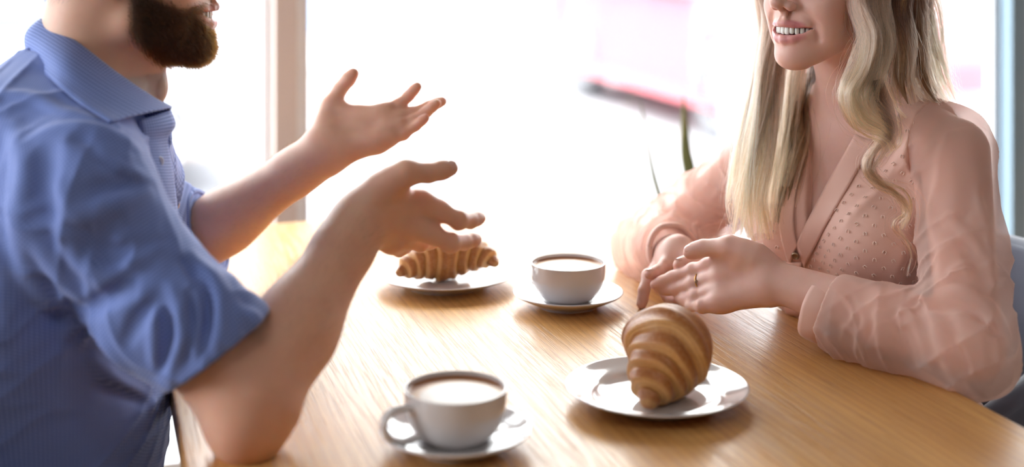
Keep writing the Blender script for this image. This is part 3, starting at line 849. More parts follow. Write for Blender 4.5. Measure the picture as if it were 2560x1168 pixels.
    for sg in (1, -1):
        ez = 0.004 if female else 0.016
        q = SDF(); q.ell(Fr(-0.010, 0.078 * sg, ez), np.array([0.019, 0.007, 0.031]) * s, R, 0)
        q.ell(Fr(-0.006, 0.084 * sg, ez + 0.002), np.array([0.011, 0.006, 0.020]) * s, R, 0.004 * s, 's')
        S.group(q, 0.006 * s)
    return S, mouth
def face_details(person, Fr, mouth, female, skin):
    """eyes, teeth"""
    for sg in (1, -1):
        V, F = lathe([(0.0118 * math.sin(a), 0.0118 * math.cos(a)) for a in np.linspace(0, math.pi, 16)], 24)
        V = V * Fr.s + Fr(0.0755, 0.032 * sg, 0.0150)
        eye = obj_vf('eye', V, F, M['eyewhite'], person)
        V, F = lathe([(0.0, 0.0121), (0.0025, 0.01195), (0.0026, 0.0119), (0.0058, 0.01065), (0.0060, 0.0100)], 24)
        V = np.stack([V[:, 2], V[:, 0], V[:, 1]], 1)
        V = (V * Fr.s) @ Fr.R + Fr(0.0755, 0.032 * sg, 0.0150)
        obj_vf('iris', V, F, M['iris'], eye)
    parts = []
    nt = 14
    for i in range(nt):
        q = (i - (nt - 1) / 2) + 0.0; w = 0.0086 if abs(q) < 1.1 else 0.0070
        ang = q * 0.215
        x0 = 0.0580 if female else 0.0600
        cx, cy = x0 + 0.0335 * math.cos(ang * 1.05), 0.0268 * math.sin(ang * 1.12)
        dirx = np.array([math.cos(ang), math.sin(ang), 0.0])
        hgt = 0.0118 * (1 - 0.035 * abs(q)) * (0.93 if 1 < abs(q) < 2 else 1.0)
        zt = -0.0425 + hgt * 0.10 if female else -0.0400
        bm = bmesh.new(); bmesh.ops.create_uvsphere(bm, u_segments=12, v_segments=8, radius=1.0)
        for v in bm.verts:
            c = np.array(v.co); c = np.sign(c) * np.abs(c) ** 0.62
            loc = np.array([cx, cy, zt - hgt * 0.42]) + dirx * c[0] * 0.0026 + np.array([-dirx[1], dirx[0], 0]) * c[1] * w * 0.47 * (0.93 + 0.07 * -c[2]) + np.array([0, 0, c[2] * hgt * 0.55])
            v.co = Fr(*loc)
        parts.append(bm)
    for bm in parts: from_bm('tooth', bm, M['tooth'], person)
    V, F = lathe([(0.024 * math.sin(a), 0.020 * math.cos(a)) for a in np.linspace(0, math.pi, 14)], 24)
    V = np.stack([V[:, 0] * 1.1 + (0.056 if not female else 0.052), V[:, 1] * 0.98, V[:, 2] * 0.8 - 0.047], 1)
    V = (V * Fr.s) @ Fr.R + Fr.o
    obj_vf('mouth_lining', V, F, M['gum'], person)

def hand_sdf(S, W, palm_n, fingers, thumb, sc=1.0, carp=None, kf=0.0045, kb=0.004):
    """fingers: list of four [MCP, PIP, DIP, TIP]; thumb: [CMC, MCP, IP, TIP]; W: wrist centre; palm_n: normal of the palm, back to front"""
    n = unit(palm_n)
    G = SDF()
    rads = [(0.0112, 0.0094, 0.0084, 0.0070), (0.0114, 0.0097, 0.0086, 0.0072), (0.0110, 0.0091, 0.0081, 0.0068), (0.0100, 0.0080, 0.0070, 0.0060)]
    mcp = [np.array(f[0]) for f in fingers]
    across = unit(mcp[0] - mcp[3])
    for i, f in enumerate(fingers):
        base = W + across * (0.016 - 0.0105 * i) * sc + (mcp[i] - W) * 0.12
        G.cone(base, mcp[i] - n * 0.0005, 0.0150 * sc, 0.0108 * sc, 0.014 * sc, n, 0.95)
    G.cone(W + (mcp[3] - W) * 0.22 + n * 0.004 * sc, mcp[3] + n * 0.003 * sc - across * 0.001, 0.0160 * sc, 0.0105 * sc, 0.014 * sc)   # hypothenar
    t = [np.array(q) for q in thumb]
    G.cone(t[0], t[1], 0.0185 * sc, 0.0132 * sc, 0.018 * sc)                     # thenar
    G.cone(t[0] * 0.5 + t[1] * 0.5, mcp[0] * 0.7 + W * 0.3, 0.0085 * sc, 0.0085 * sc, 0.018 * sc)
    T = SDF(); T.chain(t[1:], [0.0125 * sc, 0.0108 * sc, 0.0086 * sc], 0.004)
    T.ell(t[2] * 0.4 + t[3] * 0.6, (0.0097 * sc,) * 3, None, 0.008)
    G.group(T, 0.009 * sc)
    FG = SDF()
    for i, f in enumerate(fingers):
        Fg = SDF(); q = [np.array(x) for x in f]; r = [x * sc for x in rads[i]]
        Fg.chain(q, r, 0.004 * sc)
        Fg.ell(q[1], (r[1] * 1.03,) * 3, None, 0.006 * sc)                          # knuckle
        Fg.ell(q[1] * 0.5 + q[0] * 0.5 + n * 0.0022 * sc, (r[0] * 1.0,) * 3, None, 0.008 * sc)
        Fg.ell(q[3] * 0.6 + q[2] * 0.4 + n * 0.001 * sc, (r[3] * 1.0,) * 3, None, 0.006 * sc)
        FG.group(Fg, kf * sc)
    G.group(FG, 0.016 * sc)
    return G
def on_skin(sdf, p, n):
    p = np.asarray(p, float); n = unit(n)
    for t_ in np.arange(0.0, 0.016, 0.0002):
        if float(sdf.full((p + n * t_)[None].astype(np.float32))[0]) > 0: return p + n * (t_ - 0.0001)
    return p + n * 0.008
def nail(parent, tip, dirn, nrm, w, l):
    """a fingernail: a small curved plate on the back of the fingertip"""
    d = unit(dirn); n = unit(np.asarray(nrm) - d * (np.asarray(nrm) @ d)); b = np.cross(d, n)
    nu, nv = 9, 9; V = []
    for i in range(nu):
        for j in range(nv):
            a = (i / (nu - 1) - 0.5) * 2; c = (j / (nv - 1) - 0.5) * 2
            x = a * l / 2; y = c * w / 2 * math.sqrt(max(0.0, 1 - 0.45 * abs(a) ** 3))
            V.append(np.asarray(tip) + d * x + b * y + n * (-(c * c) * w * 0.22 - (a * a) * l * 0.05))
    V = np.array(V); top = V + n * 0.0005; m = len(V)
    F = []
    for i in range(nu - 1):
        for j in range(nv - 1):
            q = i * nv + j; F.append((q + 1, q, q + nv, q + nv + 1)); F.append((m + q, m + q + 1, m + q + nv + 1, m + q + nv))
    ring = [j for j in range(nv)] + [i * nv + nv - 1 for i in range(1, nu)] + [(nu - 1) * nv + j for j in range(nv - 2, -1, -1)] + [i * nv for i in range(nu - 2, 0, -1)]
    for a, c in zip(ring, ring[1:] + ring[:1]): F.append((a, c, m + c, m + a))
    return obj_vf('fingernail', np.vstack([V, top]), np.array(F), M['nail'], parent)
def near_pts(V, pts, s):
    d = np.zeros(len(V))
    for p in pts: d = np.maximum(d, np.exp(-(np.linalg.norm(V - p, axis=1) / s) ** 2))
    return d
def near_curve(V, curve, s):
    d = np.zeros(len(V))
    for a, b in zip(curve[:-1], curve[1:]):
        _, q = seg_t(V, a, b); d = np.maximum(d, np.exp(-(q / s) ** 2))
    return d

# ------------------------------------------------------------------ hair
def hair_mat(name, melanin, redness, rough=0.30, rand=0.25, tint=None):
    m = bpy.data.materials.new(name); m.use_nodes = True; t = NT(m); t.n.remove(t.b); o = t.n['Material Output']
    h = t.n.new('ShaderNodeBsdfHairPrincipled')
    h.model = 'CHIANG'
    if tint is None:
        h.parametrization = 'MELANIN'
        h.inputs['Melanin'].default_value = melanin; h.inputs['Melanin Redness'].default_value = redness
        h.inputs['Random Color'].default_value = rand
    else:
        h.parametrization = 'COLOR'
        hi = t.new('ShaderNodeHairInfo')
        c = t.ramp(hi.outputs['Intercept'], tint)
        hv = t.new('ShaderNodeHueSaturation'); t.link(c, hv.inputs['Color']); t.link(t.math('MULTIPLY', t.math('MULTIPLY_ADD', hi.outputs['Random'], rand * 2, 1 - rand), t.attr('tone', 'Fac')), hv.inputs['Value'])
        t.link(hv.outputs[0], h.inputs['Color'])
    h.inputs['Roughness'].default_value = rough; h.inputs['Radial Roughness'].default_value = 0.45
    h.inputs['Random Roughness'].default_value = 0.2
    t.link(h.outputs[0], o.inputs['Surface']); return m
def strands(name, pts, radius, mat, parent, taper=0.25, tone=None):
    """pts (n, m, 3) -> one hair-curves object"""
    pts = np.ascontiguousarray(pts, np.float32); n, m = pts.shape[:2]
    c = bpy.data.hair_curves.new(name); c.add_curves([m] * n)
    c.attributes['position'].data.foreach_set('vector', pts.reshape(-1))
    r = c.attributes.get('radius') or c.attributes.new('radius', 'FLOAT', 'POINT')
    prof = np.interp(np.linspace(0, 1, m), [0, 0.6, 1], [1, 0.9, taper])
    rad = (np.broadcast_to(np.asarray(radius, np.float32).reshape(-1, 1), (n, 1)) * prof).astype(np.float32)
    r.data.foreach_set('value', np.ascontiguousarray(rad).reshape(-1))
    a = c.attributes.new('tone', 'FLOAT', 'CURVE'); a.data.foreach_set('value', np.ascontiguousarray(np.ones(n) if tone is None else tone, np.float32))
    c.materials.append(mat)
    o = bpy.data.objects.new(name, c); COL.objects.link(o); o.parent = parent; o['kind'] = 'stuff'
    return o
def scatter(me, mask, n, rng):
    """n random points on the faces of a mesh, weighted by area * mask -> points, normals"""
    m = len(me.polygons); co = np.zeros(len(me.vertices) * 3, np.float32); me.vertices.foreach_get('co', co); co = co.reshape(-1, 3)
    k = len(me.loops) // m
    li = np.zeros(len(me.loops), np.int32); me.loops.foreach_get('vertex_index', li); li = li.reshape(m, k)
    a, b, c = co[li[:, 0]], co[li[:, 1]], co[li[:, 2]]; d = co[li[:, 3]] if k == 4 else c
    nr = np.cross(c - a, d - b); ar = np.linalg.norm(nr, axis=1) / 2
    w = ar * mask[li].mean(1); w = w / w.sum()
    f = rng.choice(m, n, p=w)
    u = rng.random((n, 1)); v = rng.random((n, 1))
    p = (a[f] * (1 - u) + b[f] * u) * (1 - v) + (d[f] * (1 - u) + c[f] * u) * v
    nn = nr[f] / (np.linalg.norm(nr[f], axis=1, keepdims=True) + 1e-12)
    return p, nn
# ------------------------------------------------------------------ the bearded man
mf = UA.copy(); mr = -VA.copy()                       # his forward, his right (towards the camera)
mC = V3(-0.487, 1.56, 0)
def mt(f, r, z): return mC + mf * f + mr * r + V3(0, 0, z)
m_sR = V3(-0.425, 1.375, 0.995); m_sL = mt(0.02, -0.19, 0.99)
m_eR = P(622, 1022, 1.335); m_wR = P(898, 556, 1.478)
m_eL = P(425, 645, 1.93); m_wL = P(800, 388, 1.862)
# near (right) hand: back of the hand towards the camera
m_handR = dict(
    thumb=[P(955, 470, 1.475), P(1016, 432, 1.468), P(1072, 433, 1.475), P(1127, 421, 1.49)],
    fingers=[[P(1052, 506, 1.505), P(1147, 551, 1.515), P(1176, 553, 1.535), P(1199, 546, 1.552)],
             [P(1030, 562, 1.502), P(1126, 608, 1.508), P(1160, 606, 1.535), P(1189, 599, 1.555)],
             [P(1004, 590, 1.510), P(1050, 607, 1.535), P(1070, 607, 1.560), P(1084, 606, 1.578)],
             [P(978, 600, 1.515), P(998, 622, 1.540), P(1008, 622, 1.560), P(1018, 619, 1.575)]])
# far (left) hand: palm towards the camera, thumb up
m_handL = dict(
    thumb=[P(806, 338, 1.872), P(824, 268, 1.895), P(852, 220, 1.900), P(883, 184, 1.898)],
    fingers=[[P(946, 289, 1.882), P(996, 265, 1.892), P(1022, 239, 1.896), P(1043, 217, 1.894)],
             [P(968, 306, 1.874), P(1030, 286, 1.888), P(1072, 267, 1.892), P(1105, 254, 1.890)],
             [P(970, 328, 1.864), P(1034, 304, 1.872), P(1066, 280, 1.874), P(1092, 259, 1.870)],
             [P(945, 358, 1.852), P(1008, 335, 1.858), P(1040, 315, 1.858), P(1064, 295, 1.852)]])
m_nR = unit(np.cross(m_handR['fingers'][0][0] - m_wR, m_handR['fingers'][3][0] - m_wR)); m_nR = m_nR if m_nR[1] > 0 else -m_nR
m_nL = unit(np.cross(m_handL['fingers'][0][0] - m_wL, m_handL['fingers'][3][0] - m_wL)); m_nL = m_nL if m_nL[1] < 0 else -m_nL

mF = Frame((-0.4455, 1.577, 1.209), unit(V3(0.965, 0.262, 0.0)))
def man_body():
    arms = []
    S, mouth = head_sdf(mF, False)
    S.cone(V3(-0.505, 1.562, 1.02), mF(-0.028, 0, -0.03), 0.066, 0.060, 0.03)
    S.cone(mF(0.006, 0, -0.165), mF(0.014, 0, -0.105), 0.018, 0.020, 0.035)          # throat
    S.ell(mF(0.034, 0, -0.132), (0.010, 0.010, 0.014), None, 0.02)
    for s in (m_sR, m_sL): S.cone(V3(-0.50, 1.56, 1.05), s + V3(0, 0, 0.0), 0.050, 0.055, 0.04)
    S.ell(mt(-0.03, 0, 0.93), (0.105, 0.172, 0.165), np.stack([mf, mr, V3(0, 0, 1)]), 0.05)
    S.ell(mt(-0.04, 0, 0.74), (0.102, 0.152, 0.18), np.stack([mf, mr, V3(0, 0, 1)]), 0.06)
    S.ell(mt(-0.06, 0, 0.56), (0.120, 0.165, 0.12), np.stack([mf, mr, V3(0, 0, 1)]), 0.06)
    for s, e, w, hd, n in ((m_sR, m_eR, m_wR, m_handR, m_nR), (m_sL, m_eL, m_wL, m_handL, m_nL)):
        A = SDF()
        A.cone(s, s * 0.45 + e * 0.55, 0.050, 0.0455, 0.03); A.cone(s * 0.45 + e * 0.55, e, 0.0455, 0.0415, 0.02)
        fa = unit(w - e)
        side = unit(np.cross(fa, n))
        A.cone(e, e + (w - e) * 0.38, 0.0400, 0.0425, 0.02)
        A.cone(e + (w - e) * 0.38, w, 0.0425, 0.0315, 0.02, n, 0.86)
        A.cone(e + (w - e) * 0.10 + side * 0.010, e + (w - e) * 0.5 + side * 0.006, 0.030, 0.027, 0.03)
        A.cone(e + (w - e) * 0.85, w + fa * 0.012, 0.0300, 0.0265, 0.02, n, 0.80)
        up = unit(e - s)
        A.cone(e + up * 0.010 - fa * 0.016, e + up * 0.004, 0.026, 0.034, 0.03)      # point of the elbow
        A.group(hand_sdf(A, w + fa * 0.012, n, hd['fingers'], hd['thumb'], 0.99 if hd is m_handR else 0.96, None, 0.005), 0.020)
        if hd is m_handL: A.chain([P(834, 262, 1.892), P(862, 278, 1.890), P(900, 284, 1.886), P(946, 287, 1.882)], [0.0100, 0.0080, 0.0090, 0.0100], 0.014)
        arms.append(A)
    return S, mouth, arms
mS, m_mouth, m_arms = man_body()
def arms_box(pts, pad): P_ = np.array(pts); return P_.min(0) - pad, P_.max(0) + pad
H_ = 0.0022
parts = []
allR = [m_eR, m_wR] + [q for f in m_handR['fingers'] for q in f] + m_handR['thumb']
allL = [m_eL, m_wL] + [q for f in m_handL['fingers'] for q in f] + m_handL['thumb']
lo, hi = arms_box(allR, 0.085); lo[0] = -0.400; parts.append(surf(m_arms[0], lo, hi, H_))
lo, hi = arms_box(allL, 0.07); parts.append(surf(m_arms[1], lo, hi, H_))
parts.append(surf(mS, mF.o - V3(0.13, 0.12, 0.17), mF.o + V3(0.15, 0.12, 0.17), 0.0024))
# the trunk and upper arms lie under the shirt and trousers and are coarser
trunk = SDF(); trunk.group(mS, 0.0)
parts.append(surf(trunk, V3(-0.68, 1.27, 0.46), V3(-0.30, 2.0, 1.042), 0.008))
V, F = merge_vf(parts)
me = mesh_np('person', V, F)
tips = [f[3] for h_ in (m_handR, m_handL) for f in h_['fingers']] + [m_handR['thumb'][3], m_handL['thumb'][3]]
knk = [f[j] for h_ in (m_handR, m_handL) for f in h_['fingers'] for j in (0, 1)] + [m_eR]
vfloat(me, 'red', np.clip(near_pts(V, tips, 0.014) * 0.7 + near_pts(V, knk, 0.014) * 0.6 + near_pts(V, [m_eR], 0.06) * 0.8, 0, 1))
vfloat(me, 'crease', near_pts(V, [(f[0] * 0.6 + m_wL * 0.4) for f in m_handL['fingers']] + [m_wL, m_wR], 0.03))
lip = np.zeros(len(V))
for u_, l_ in m_mouth: lip = np.maximum(lip, np.maximum(near_curve(V, u_, 0.0068), near_curve(V, l_, 0.0085)))
L = mF.loc(V)
vfloat(me, 'lip', np.clip(lip * 2.4 - 0.95, 0, 1))
def sstep(a, b, x): t_ = np.clip((x - a) / (b - a), 0, 1); return t_ * t_ * (3 - 2 * t_)
def beard_mask(L, lip):
    ay = np.abs(L[:, 1])
    side = sstep(-0.006, 0.010, L[:, 0]) * sstep(0.0, -0.016, L[:, 2] - np.interp(L[:, 0], [0.0, 0.02, 0.06, 0.09], [0.03, -0.010, -0.028, -0.026]))
    low = 1 - sstep(-0.098, -0.112, L[:, 2] + 0.25 * np.clip(0.03 - L[:, 0], 0, 1) * -1.0)
    back = sstep(-0.012, 0.010, L[:, 0] - np.clip(-0.06 - L[:, 2], 0, 1) * 0.9)
    mous = sstep(-0.022, -0.027, L[:, 2])
    inh = (L[:, 2] > -0.16) & (L[:, 0] > -0.03) & (ay < 0.085) & (L[:, 2] < 0.06)
    return np.clip(side * back * low * inh * (1 - np.clip(lip * 3.2 - 0.75, 0, 1)) * np.where(L[:, 0] > 0.085, mous, 1), 0, 1)
bmask = beard_mask(L, lip)
vfloat(me, 'beard', bmask * 0.9)
man = link('person', me, M['skin_man'])
tag(man, 'bearded man in a blue checked shirt gesturing with both open hands', 'person')
face_details(man, mF, m_mouth, False, M['skin_man'])
def mnail(q, nrm, w, l, back=0.003):
    d = unit(q[3] - q[2]); n = unit(nrm); n = unit(n - d * (n @ d)); nail(man, on_skin(m_arms[0], q[3] - d * back, n), d, n, w, l)
mnail(m_handR['thumb'], V3(0.15, -0.7, 0.6), 0.0130, 0.0135)
# beard: short dense hair over the darkened jaw
M['beard'] = hair_mat('beard_hair', 0.68, 0.25, 0.45, 0.35)
rng = np.random.default_rng(5)
n = 26000
bp, bn = scatter(me, bmask ** 1.5, n, rng)
Lb = mF.loc(bp)
flow = np.stack([0.55 + 0 * Lb[:, 0], 0 * Lb[:, 0], -0.9 + 0 * Lb[:, 0]], 1)
flow = flow @ mF.R + rng.normal(0, 0.35, (n, 3))
ln = rng.uniform(0.005, 0.010, (n, 1)) * (1 - 0.45 * np.clip((Lb[:, 2:3] + 0.055) / 0.03, 0, 1) * (Lb[:, :1] > 0.05))
tt = np.linspace(0, 1, 5)[None, :, None]
pts = bp[:, None] + (bn[:, None] * 0.55 * tt + flow[:, None] * 0.55 * tt ** 1.5 - bn[:, None] * 0.25 * tt ** 2) * ln[:, None]
beard = strands('beard', pts, rng.uniform(0.00009, 0.00016, n), M['beard'], man)
# head of hair (its lower edge shows at the top of the frame)
hS = SDF(); hS.group(head_sdf(mF, False)[0])
hs = SDF(); hs.ell(mF(-0.008, 0, 0.062), np.array([0.106, 0.085, 0.090]), mF.R, 0)
hs.ell(mF(-0.055, 0, 0.026), np.array([0.052, 0.066, 0.060]), mF.R, 0.03)
hs.cone(mF(0.10, 0.03, -0.01), mF(0.10, -0.03, -0.01), 0.062, 0.062, 0.02, mode='s')
hs.ell(mF(0.02, 0, -0.050), np.array([0.075, 0.12, 0.075]), mF.R, 0.012, 's')
hm = sdf_mesh('hair', hs, mF.o - V3(0.14, 0.13, 0.1), mF.o + V3(0.14, 0.13, 0.18), 0.004)
M['brownhair'] = speckle('dark_brown_hair', (0.045, 0.026, 0.018), (0.09, 0.055, 0.036), 300, 0.6)
hair = link('hair', hm, M['brownhair'], man)
co = np.zeros(len(hm.vertices) * 3, np.float32); hm.vertices.foreach_get('co', co); co = co.reshape(-1, 3)
bp, bn = scatter(hm, np.ones(len(co)), 9000, rng)
fl = (np.array([-0.5, 0, -0.45]) @ mF.R) + rng.normal(0, 0.25, (9000, 3))
pts = bp[:, None] + (bn[:, None] * 0.4 * tt + fl[:, None] * 0.7 * tt ** 1.3) * rng.uniform(0.006, 0.014, (9000, 1, 1))
M['brownstrand'] = hair_mat('brown_strand', 0.82, 0.5, 0.35, 0.3)
strands('hair_strands', pts, np.full(9000, 0.00012), M['brownstrand'], hair)
# fine hair on the forearms
for e, w in ((m_eL, m_wL), (m_eR, m_wR)):
    tq, dq = seg_t(V, e, w); mk = ((tq > 0.25) & (tq < 0.97) & (dq < 0.055)).astype(float)
    bp, bn = scatter(me, mk, 1300, rng); fl = unit(w - e)
    pts = bp[:, None] + (bn[:, None] * 0.5 * tt + fl * 0.8 * tt ** 1.2 + rng.normal(0, 0.15, (1300, 1, 3)) * tt) * rng.uniform(0.006, 0.013, (1300, 1, 1))
    strands('arm_hair', pts, np.full(1300, 0.00003), M['brownstrand'], man, 0.1)

# ---- shirt
def gingham(name, sheen=0.25, con=1.0):
    m = new_mat(name, rough=0.75); t = NT(m)
    at = t.attr('cloth_uv', 'Vector')
    sp = t.new('ShaderNodeSeparateXYZ'); t.link(at, sp.inputs[0])
    per = 0.0034
    fx = t.math('GREATER_THAN', t.math('FRACT', t.math('DIVIDE', sp.outputs[0], per)), 0.5)
    fy = t.math('GREATER_THAN', t.math('FRACT', t.math('DIVIDE', sp.outputs[1], per)), 0.5)
    s = t.math('MULTIPLY', t.math('ADD', fx, fy), 0.5)
    s = t.math('MULTIPLY_ADD', s, con, 0.5 - 0.5 * con)
    n = t.noise(t.coord(), 14, 2)
    col = t.ramp(s, [(0.0, (0.30, 0.41, 0.80)), (0.5, (0.125, 0.205, 0.56)), (1.0, (0.045, 0.095, 0.36))])
    col = t.mix(t.math('MULTIPLY', n, 0.15), col, (0.20, 0.29, 0.58))
    t.link(col, t.b.inputs['Base Color'])
    t.b.inputs['Sheen Weight'].default_value = sheen; t.b.inputs['Sheen Roughness'].default_value = 0.5
    t.bump(t.noise(t.coord(), 900, 2), 0.12, 0.0004)
    return m
M['gingham'] = gingham('blue_gingham'); M['gingham_soft'] = gingham('blue_gingham_body', 0.25, 0.6)
MR3 = np.stack([mf, mr, V3(0, 0, 1)])
m_hemR = P(542, 882, 1.338)
def shirt_sdf():
    S = SDF()
    S.ell(mt(-0.03, 0.0, 0.93), (0.120, 0.190, 0.175), MR3, 0.0)
    S.ell(mt(-0.03, 0.0, 0.74), (0.122, 0.178, 0.20), MR3, 0.06)
    S.ell(mt(-0.06, 0, 0.55), (0.140, 0.185, 0.13), MR3, 0.06)
    for s in (m_sR, m_sL): S.cone(mt(-0.03, 0, 1.075), s + V3(-0.005, 0, 0.0), 0.050, 0.068, 0.04)
    S.cone(mt(0.032, 0.050, 1.010), mt(0.036, 0.03, 0.86), 0.040, 0.05, 0.05)          # chest front
    S.cone(mt(0.032, -0.050, 1.010), mt(0.036, -0.03, 0.86), 0.040, 0.05, 0.05)
    S.ell(mt(-0.085, 0.06, 0.86), (0.105, 0.165, 0.24), MR3, 0.05)                    # loose back
    # near sleeve, baggy and pushed up above the elbow
    A = SDF()
    mid = m_sR * 0.5 + m_eR * 0.5
    A.cone(m_sR + V3(-0.014, 0.01, -0.010), mid + V3(-0.008, 0, -0.006), 0.069, 0.057, 0.03)
    A.cone(mid + V3(-0.008, 0, -0.006), m_hemR, 0.057, 0.0555, 0.03)
    A.cone(P(545, 745, 1.335), P(612, 806, 1.335), 0.014, 0.017, 0.035)
    S.group(A, 0.03)
    B = SDF()
    B.cone(m_sL, m_eL, 0.076, 0.062, 0.03); B.cone(m_eL, m_eL + (m_wL - m_eL) * 0.44, 0.066, 0.061, 0.02)
    S.group(B, 0.04)
    return S
sh = shirt_sdf()
MAN_FOLDS = [
    ([(95, 350), (170, 322), (255, 328), (335, 372), (405, 440), (440, 500)], 0.007, 0.010),
    ([(215, 365), (300, 420), (378, 457), (430, 500)], 0.006, 0.007),
    ([(140, 465), (172, 520), (220, 535), (300, 508), (360, 488), (420, 490)], 0.008, 0.010),
    ([(330, 490), (370, 478), (425, 505), (455, 530)], 0.005, 0.005),
    ([(297, 602), (380, 582), (470, 560)], 0.006, 0.006), ([(300, 580), (305, 610)], 0.005, 0.006),
    ([(312, 664), (400, 625), (490, 585)], 0.006, 0.006), ([(318, 650), (325, 668)], 0.004, 0.005),
    ([(171, 825), (286, 765), (380, 705), (480, 640)], 0.007, 0.008),
    ([(200, 850), (330, 765), (430, 700), (510, 665)], 0.005, 0.006),
    ([(262, 850), (310, 910), (350, 965), (385, 990)], 0.007, 0.008),
    ([(430, 725), (455, 800), (455, 860), (412, 960)], 0.008, 0.008),
    ([(385, 780), (385, 860), (395, 930), (405, 985)], 0.005, 0.006),
    ([(500, 665), (532, 700), (552, 774), (540, 850)], 0.009, 0.009),
    ([(560, 735), (590, 790), (585, 850)], 0.006, 0.007),
    ([(480, 700), (500, 780), (488, 880)], 0.006, 0.006),
    ([(600, 785), (635, 800), (640, 825)], 0.008, 0.008),
    ([(20, 235), (90, 250), (160, 285), (240, 300)], 0.005, 0.008),
    ([(30, 320), (60, 420), (50, 560), (90, 700), (150, 760)], 0.008, 0.012),
    ([(160, 560), (200, 640), (250, 690), (300, 705)], 0.007, 0.012),
    ([(60, 560), (130, 650), (190, 740)], 0.009, 0.012),
    ([(230, 900), (300, 960), (380, 1010)], 0.005, 0.008),
    ([(205, 350), (260, 400), (330, 440)], -0.006, 0.009), ([(235, 475), (300, 462), (350, 470)], -0.006, 0.010),
    ([(120, 380), (115, 470), (145, 560)], -0.007, 0.014), ([(330, 632), (420, 600), (480, 572)], -0.004, 0.005),
    ([(140, 785), (230, 770), (310, 715), (360, 680)], -0.008, 0.010), ([(320, 850), (345, 800), (400, 740)], -0.006, 0.008),
    ([(415, 760), (425, 850), (400, 930)], -0.006, 0.007), ([(515, 720), (522, 800), (512, 870)], -0.007, 0.007),
    ([(250, 965), (310, 985), (370, 1005)], -0.006, 0.007), ([(470, 745), (478, 820), (465, 900)], -0.005, 0.006),
    ([(200, 600), (280, 630), (330, 620)], -0.008, 0.016), ([(440, 650), (470, 670), (490, 720)], -0.005, 0.005)]
sh_base = SDF(); sh_base.group(sh)
sh = SDF(); sh.group(sh_base); sh.disp(folds(sh_base, [(a, b * 1.7, c * 0.9) for a, b, c in MAN_FOLDS]))
def cloth_noise(amp, seed, scale=(1, 1, 1)):
    rg = np.random.default_rng(seed); K = rg.normal(0, 1, (7, 3)) * np.array([26, 26, 20]) * np.array(scale); ph = rg.uniform(0, 6.28, 7)
    def f(p):
        d = np.zeros(len(p), np.float32); w = np.sin(p @ (K[0] * 0.5).astype(np.float32)) * 0.8
        for kk, q in zip(K[1:], ph[1:]): d += np.sin(p @ kk.astype(np.float32) + q + w)
        return (amp * d / 3.0).astype(np.float32)
    return f
sh.disp(cloth_noise(0.0018, 4))
def cloth_ridges(amp, seed, wl=0.035, warp=1.2):
    """fine creases with sharp crests"""
    rg = np.random.default_rng(seed); ks = []
    for i in range(4):
        d = unit(rg.normal(0, 1, 3)); ks.append(((d * 2 * math.pi / (2 * wl * rg.uniform(0.8, 1.5))).astype(np.float32), np.float32(rg.uniform(0, 6.28)), (unit(rg.normal(0, 1, 3)) * 45).astype(np.float32), (unit(rg.normal(0, 1, 3)) * 22).astype(np.float32)))
    def f(p):
        d = np.zeros(len(p), np.float32)
        for k, ph, w1, w2 in ks: d += (1 - np.abs(np.sin(p @ k + ph + warp * np.sin(p @ w1 + ph)))) ** 3 * (0.5 + 0.5 * np.sin(p @ w2 + 2 * ph))
        return (-amp * d).astype(np.float32)
    return f
up_ = unit(m_eR - m_sR)
ofs = SDF(); ofs.cone(m_sR, m_sR * 0.45 + m_eR * 0.55, 0.0545, 0.0500); ofs.cone(m_sR * 0.45 + m_eR * 0.55, m_eR, 0.0500, 0.0465); sh.group(ofs, 0.012)
ofs = SDF(); ofs.cone(m_sL, m_eL, 0.0560, 0.0500); ofs.cone(m_eL, m_eL + (m_wL - m_eL) * 0.5, 0.0500, 0.0500); sh.group(ofs, 0.012)
hem_c = P(542, 882, 1.335); hem_n = unit(P(662, 1055, 1.335) - P(542, 882, 1.335)) * 1.0
hem_n = unit(np.cross(P(648, 806, 1.335) - P(436, 962, 1.335), V3(0.15, 1.0, 0.12))); hem_n = hem_n if hem_n @ up_ > 0 else -hem_n
sh.disp(cloth_ridges(0.0030, 7, 0.05))
full = SDF(); full.group(sh)
cut = SDF(); cut.cone(hem_c + hem_n * 0.060, hem_c + hem_n * 0.20, 0.0, 0.0)
# the open ends: sleeve mouths and the neck
def half_cut(c, n, rad, depth=0.35):
    """a fat blunt cone that removes cloth beyond a hem plane"""
    g = SDF(); g.cone(c + n * 0.02, c + n * depth, rad, rad); g.plane(c, -n); return g
full.group(half_cut(hem_c, hem_n, 0.12), 0.003, 's')
fl_n = unit(m_wL - m_eL); fl_c = P(520, 585, 1.91)
fl_n = unit(V3(0.93, -0.12, 0.32))
full.group(half_cut(fl_c, fl_n, 0.12), 0.003, 's')
inn = SDF(); inn.cone(hem_c - up_ * 0.03, hem_c + up_ * 0.06, 0.0478, 0.0485); inn.plane(hem_c - hem_n * 0.010, -hem_n); full.group(inn, 0.002, 's')
inn = SDF(); inn.cone(fl_c - fl_n * 0.03, fl_c + fl_n * 0.03, 0.0465, 0.0480); inn.plane(fl_c - fl_n * 0.02, -fl_n); full.group(inn, 0.002, 's')
neck = SDF(); neck.cone(mt(-0.03, 0, 1.055) , mF(-0.005, 0, -0.03), 0.062, 0.070); neck.ell(mt(0.055, 0, 1.055), (0.035, 0.035, 0.05)); full.group(neck, 0.006, 's')
V, F = surf(full, V3(-0.74, 1.20, 0.48), V3(-0.20, 2.03, 1.14), 0.0028, pad=0.03)
me_sh = mesh_np('shirt', V, F)
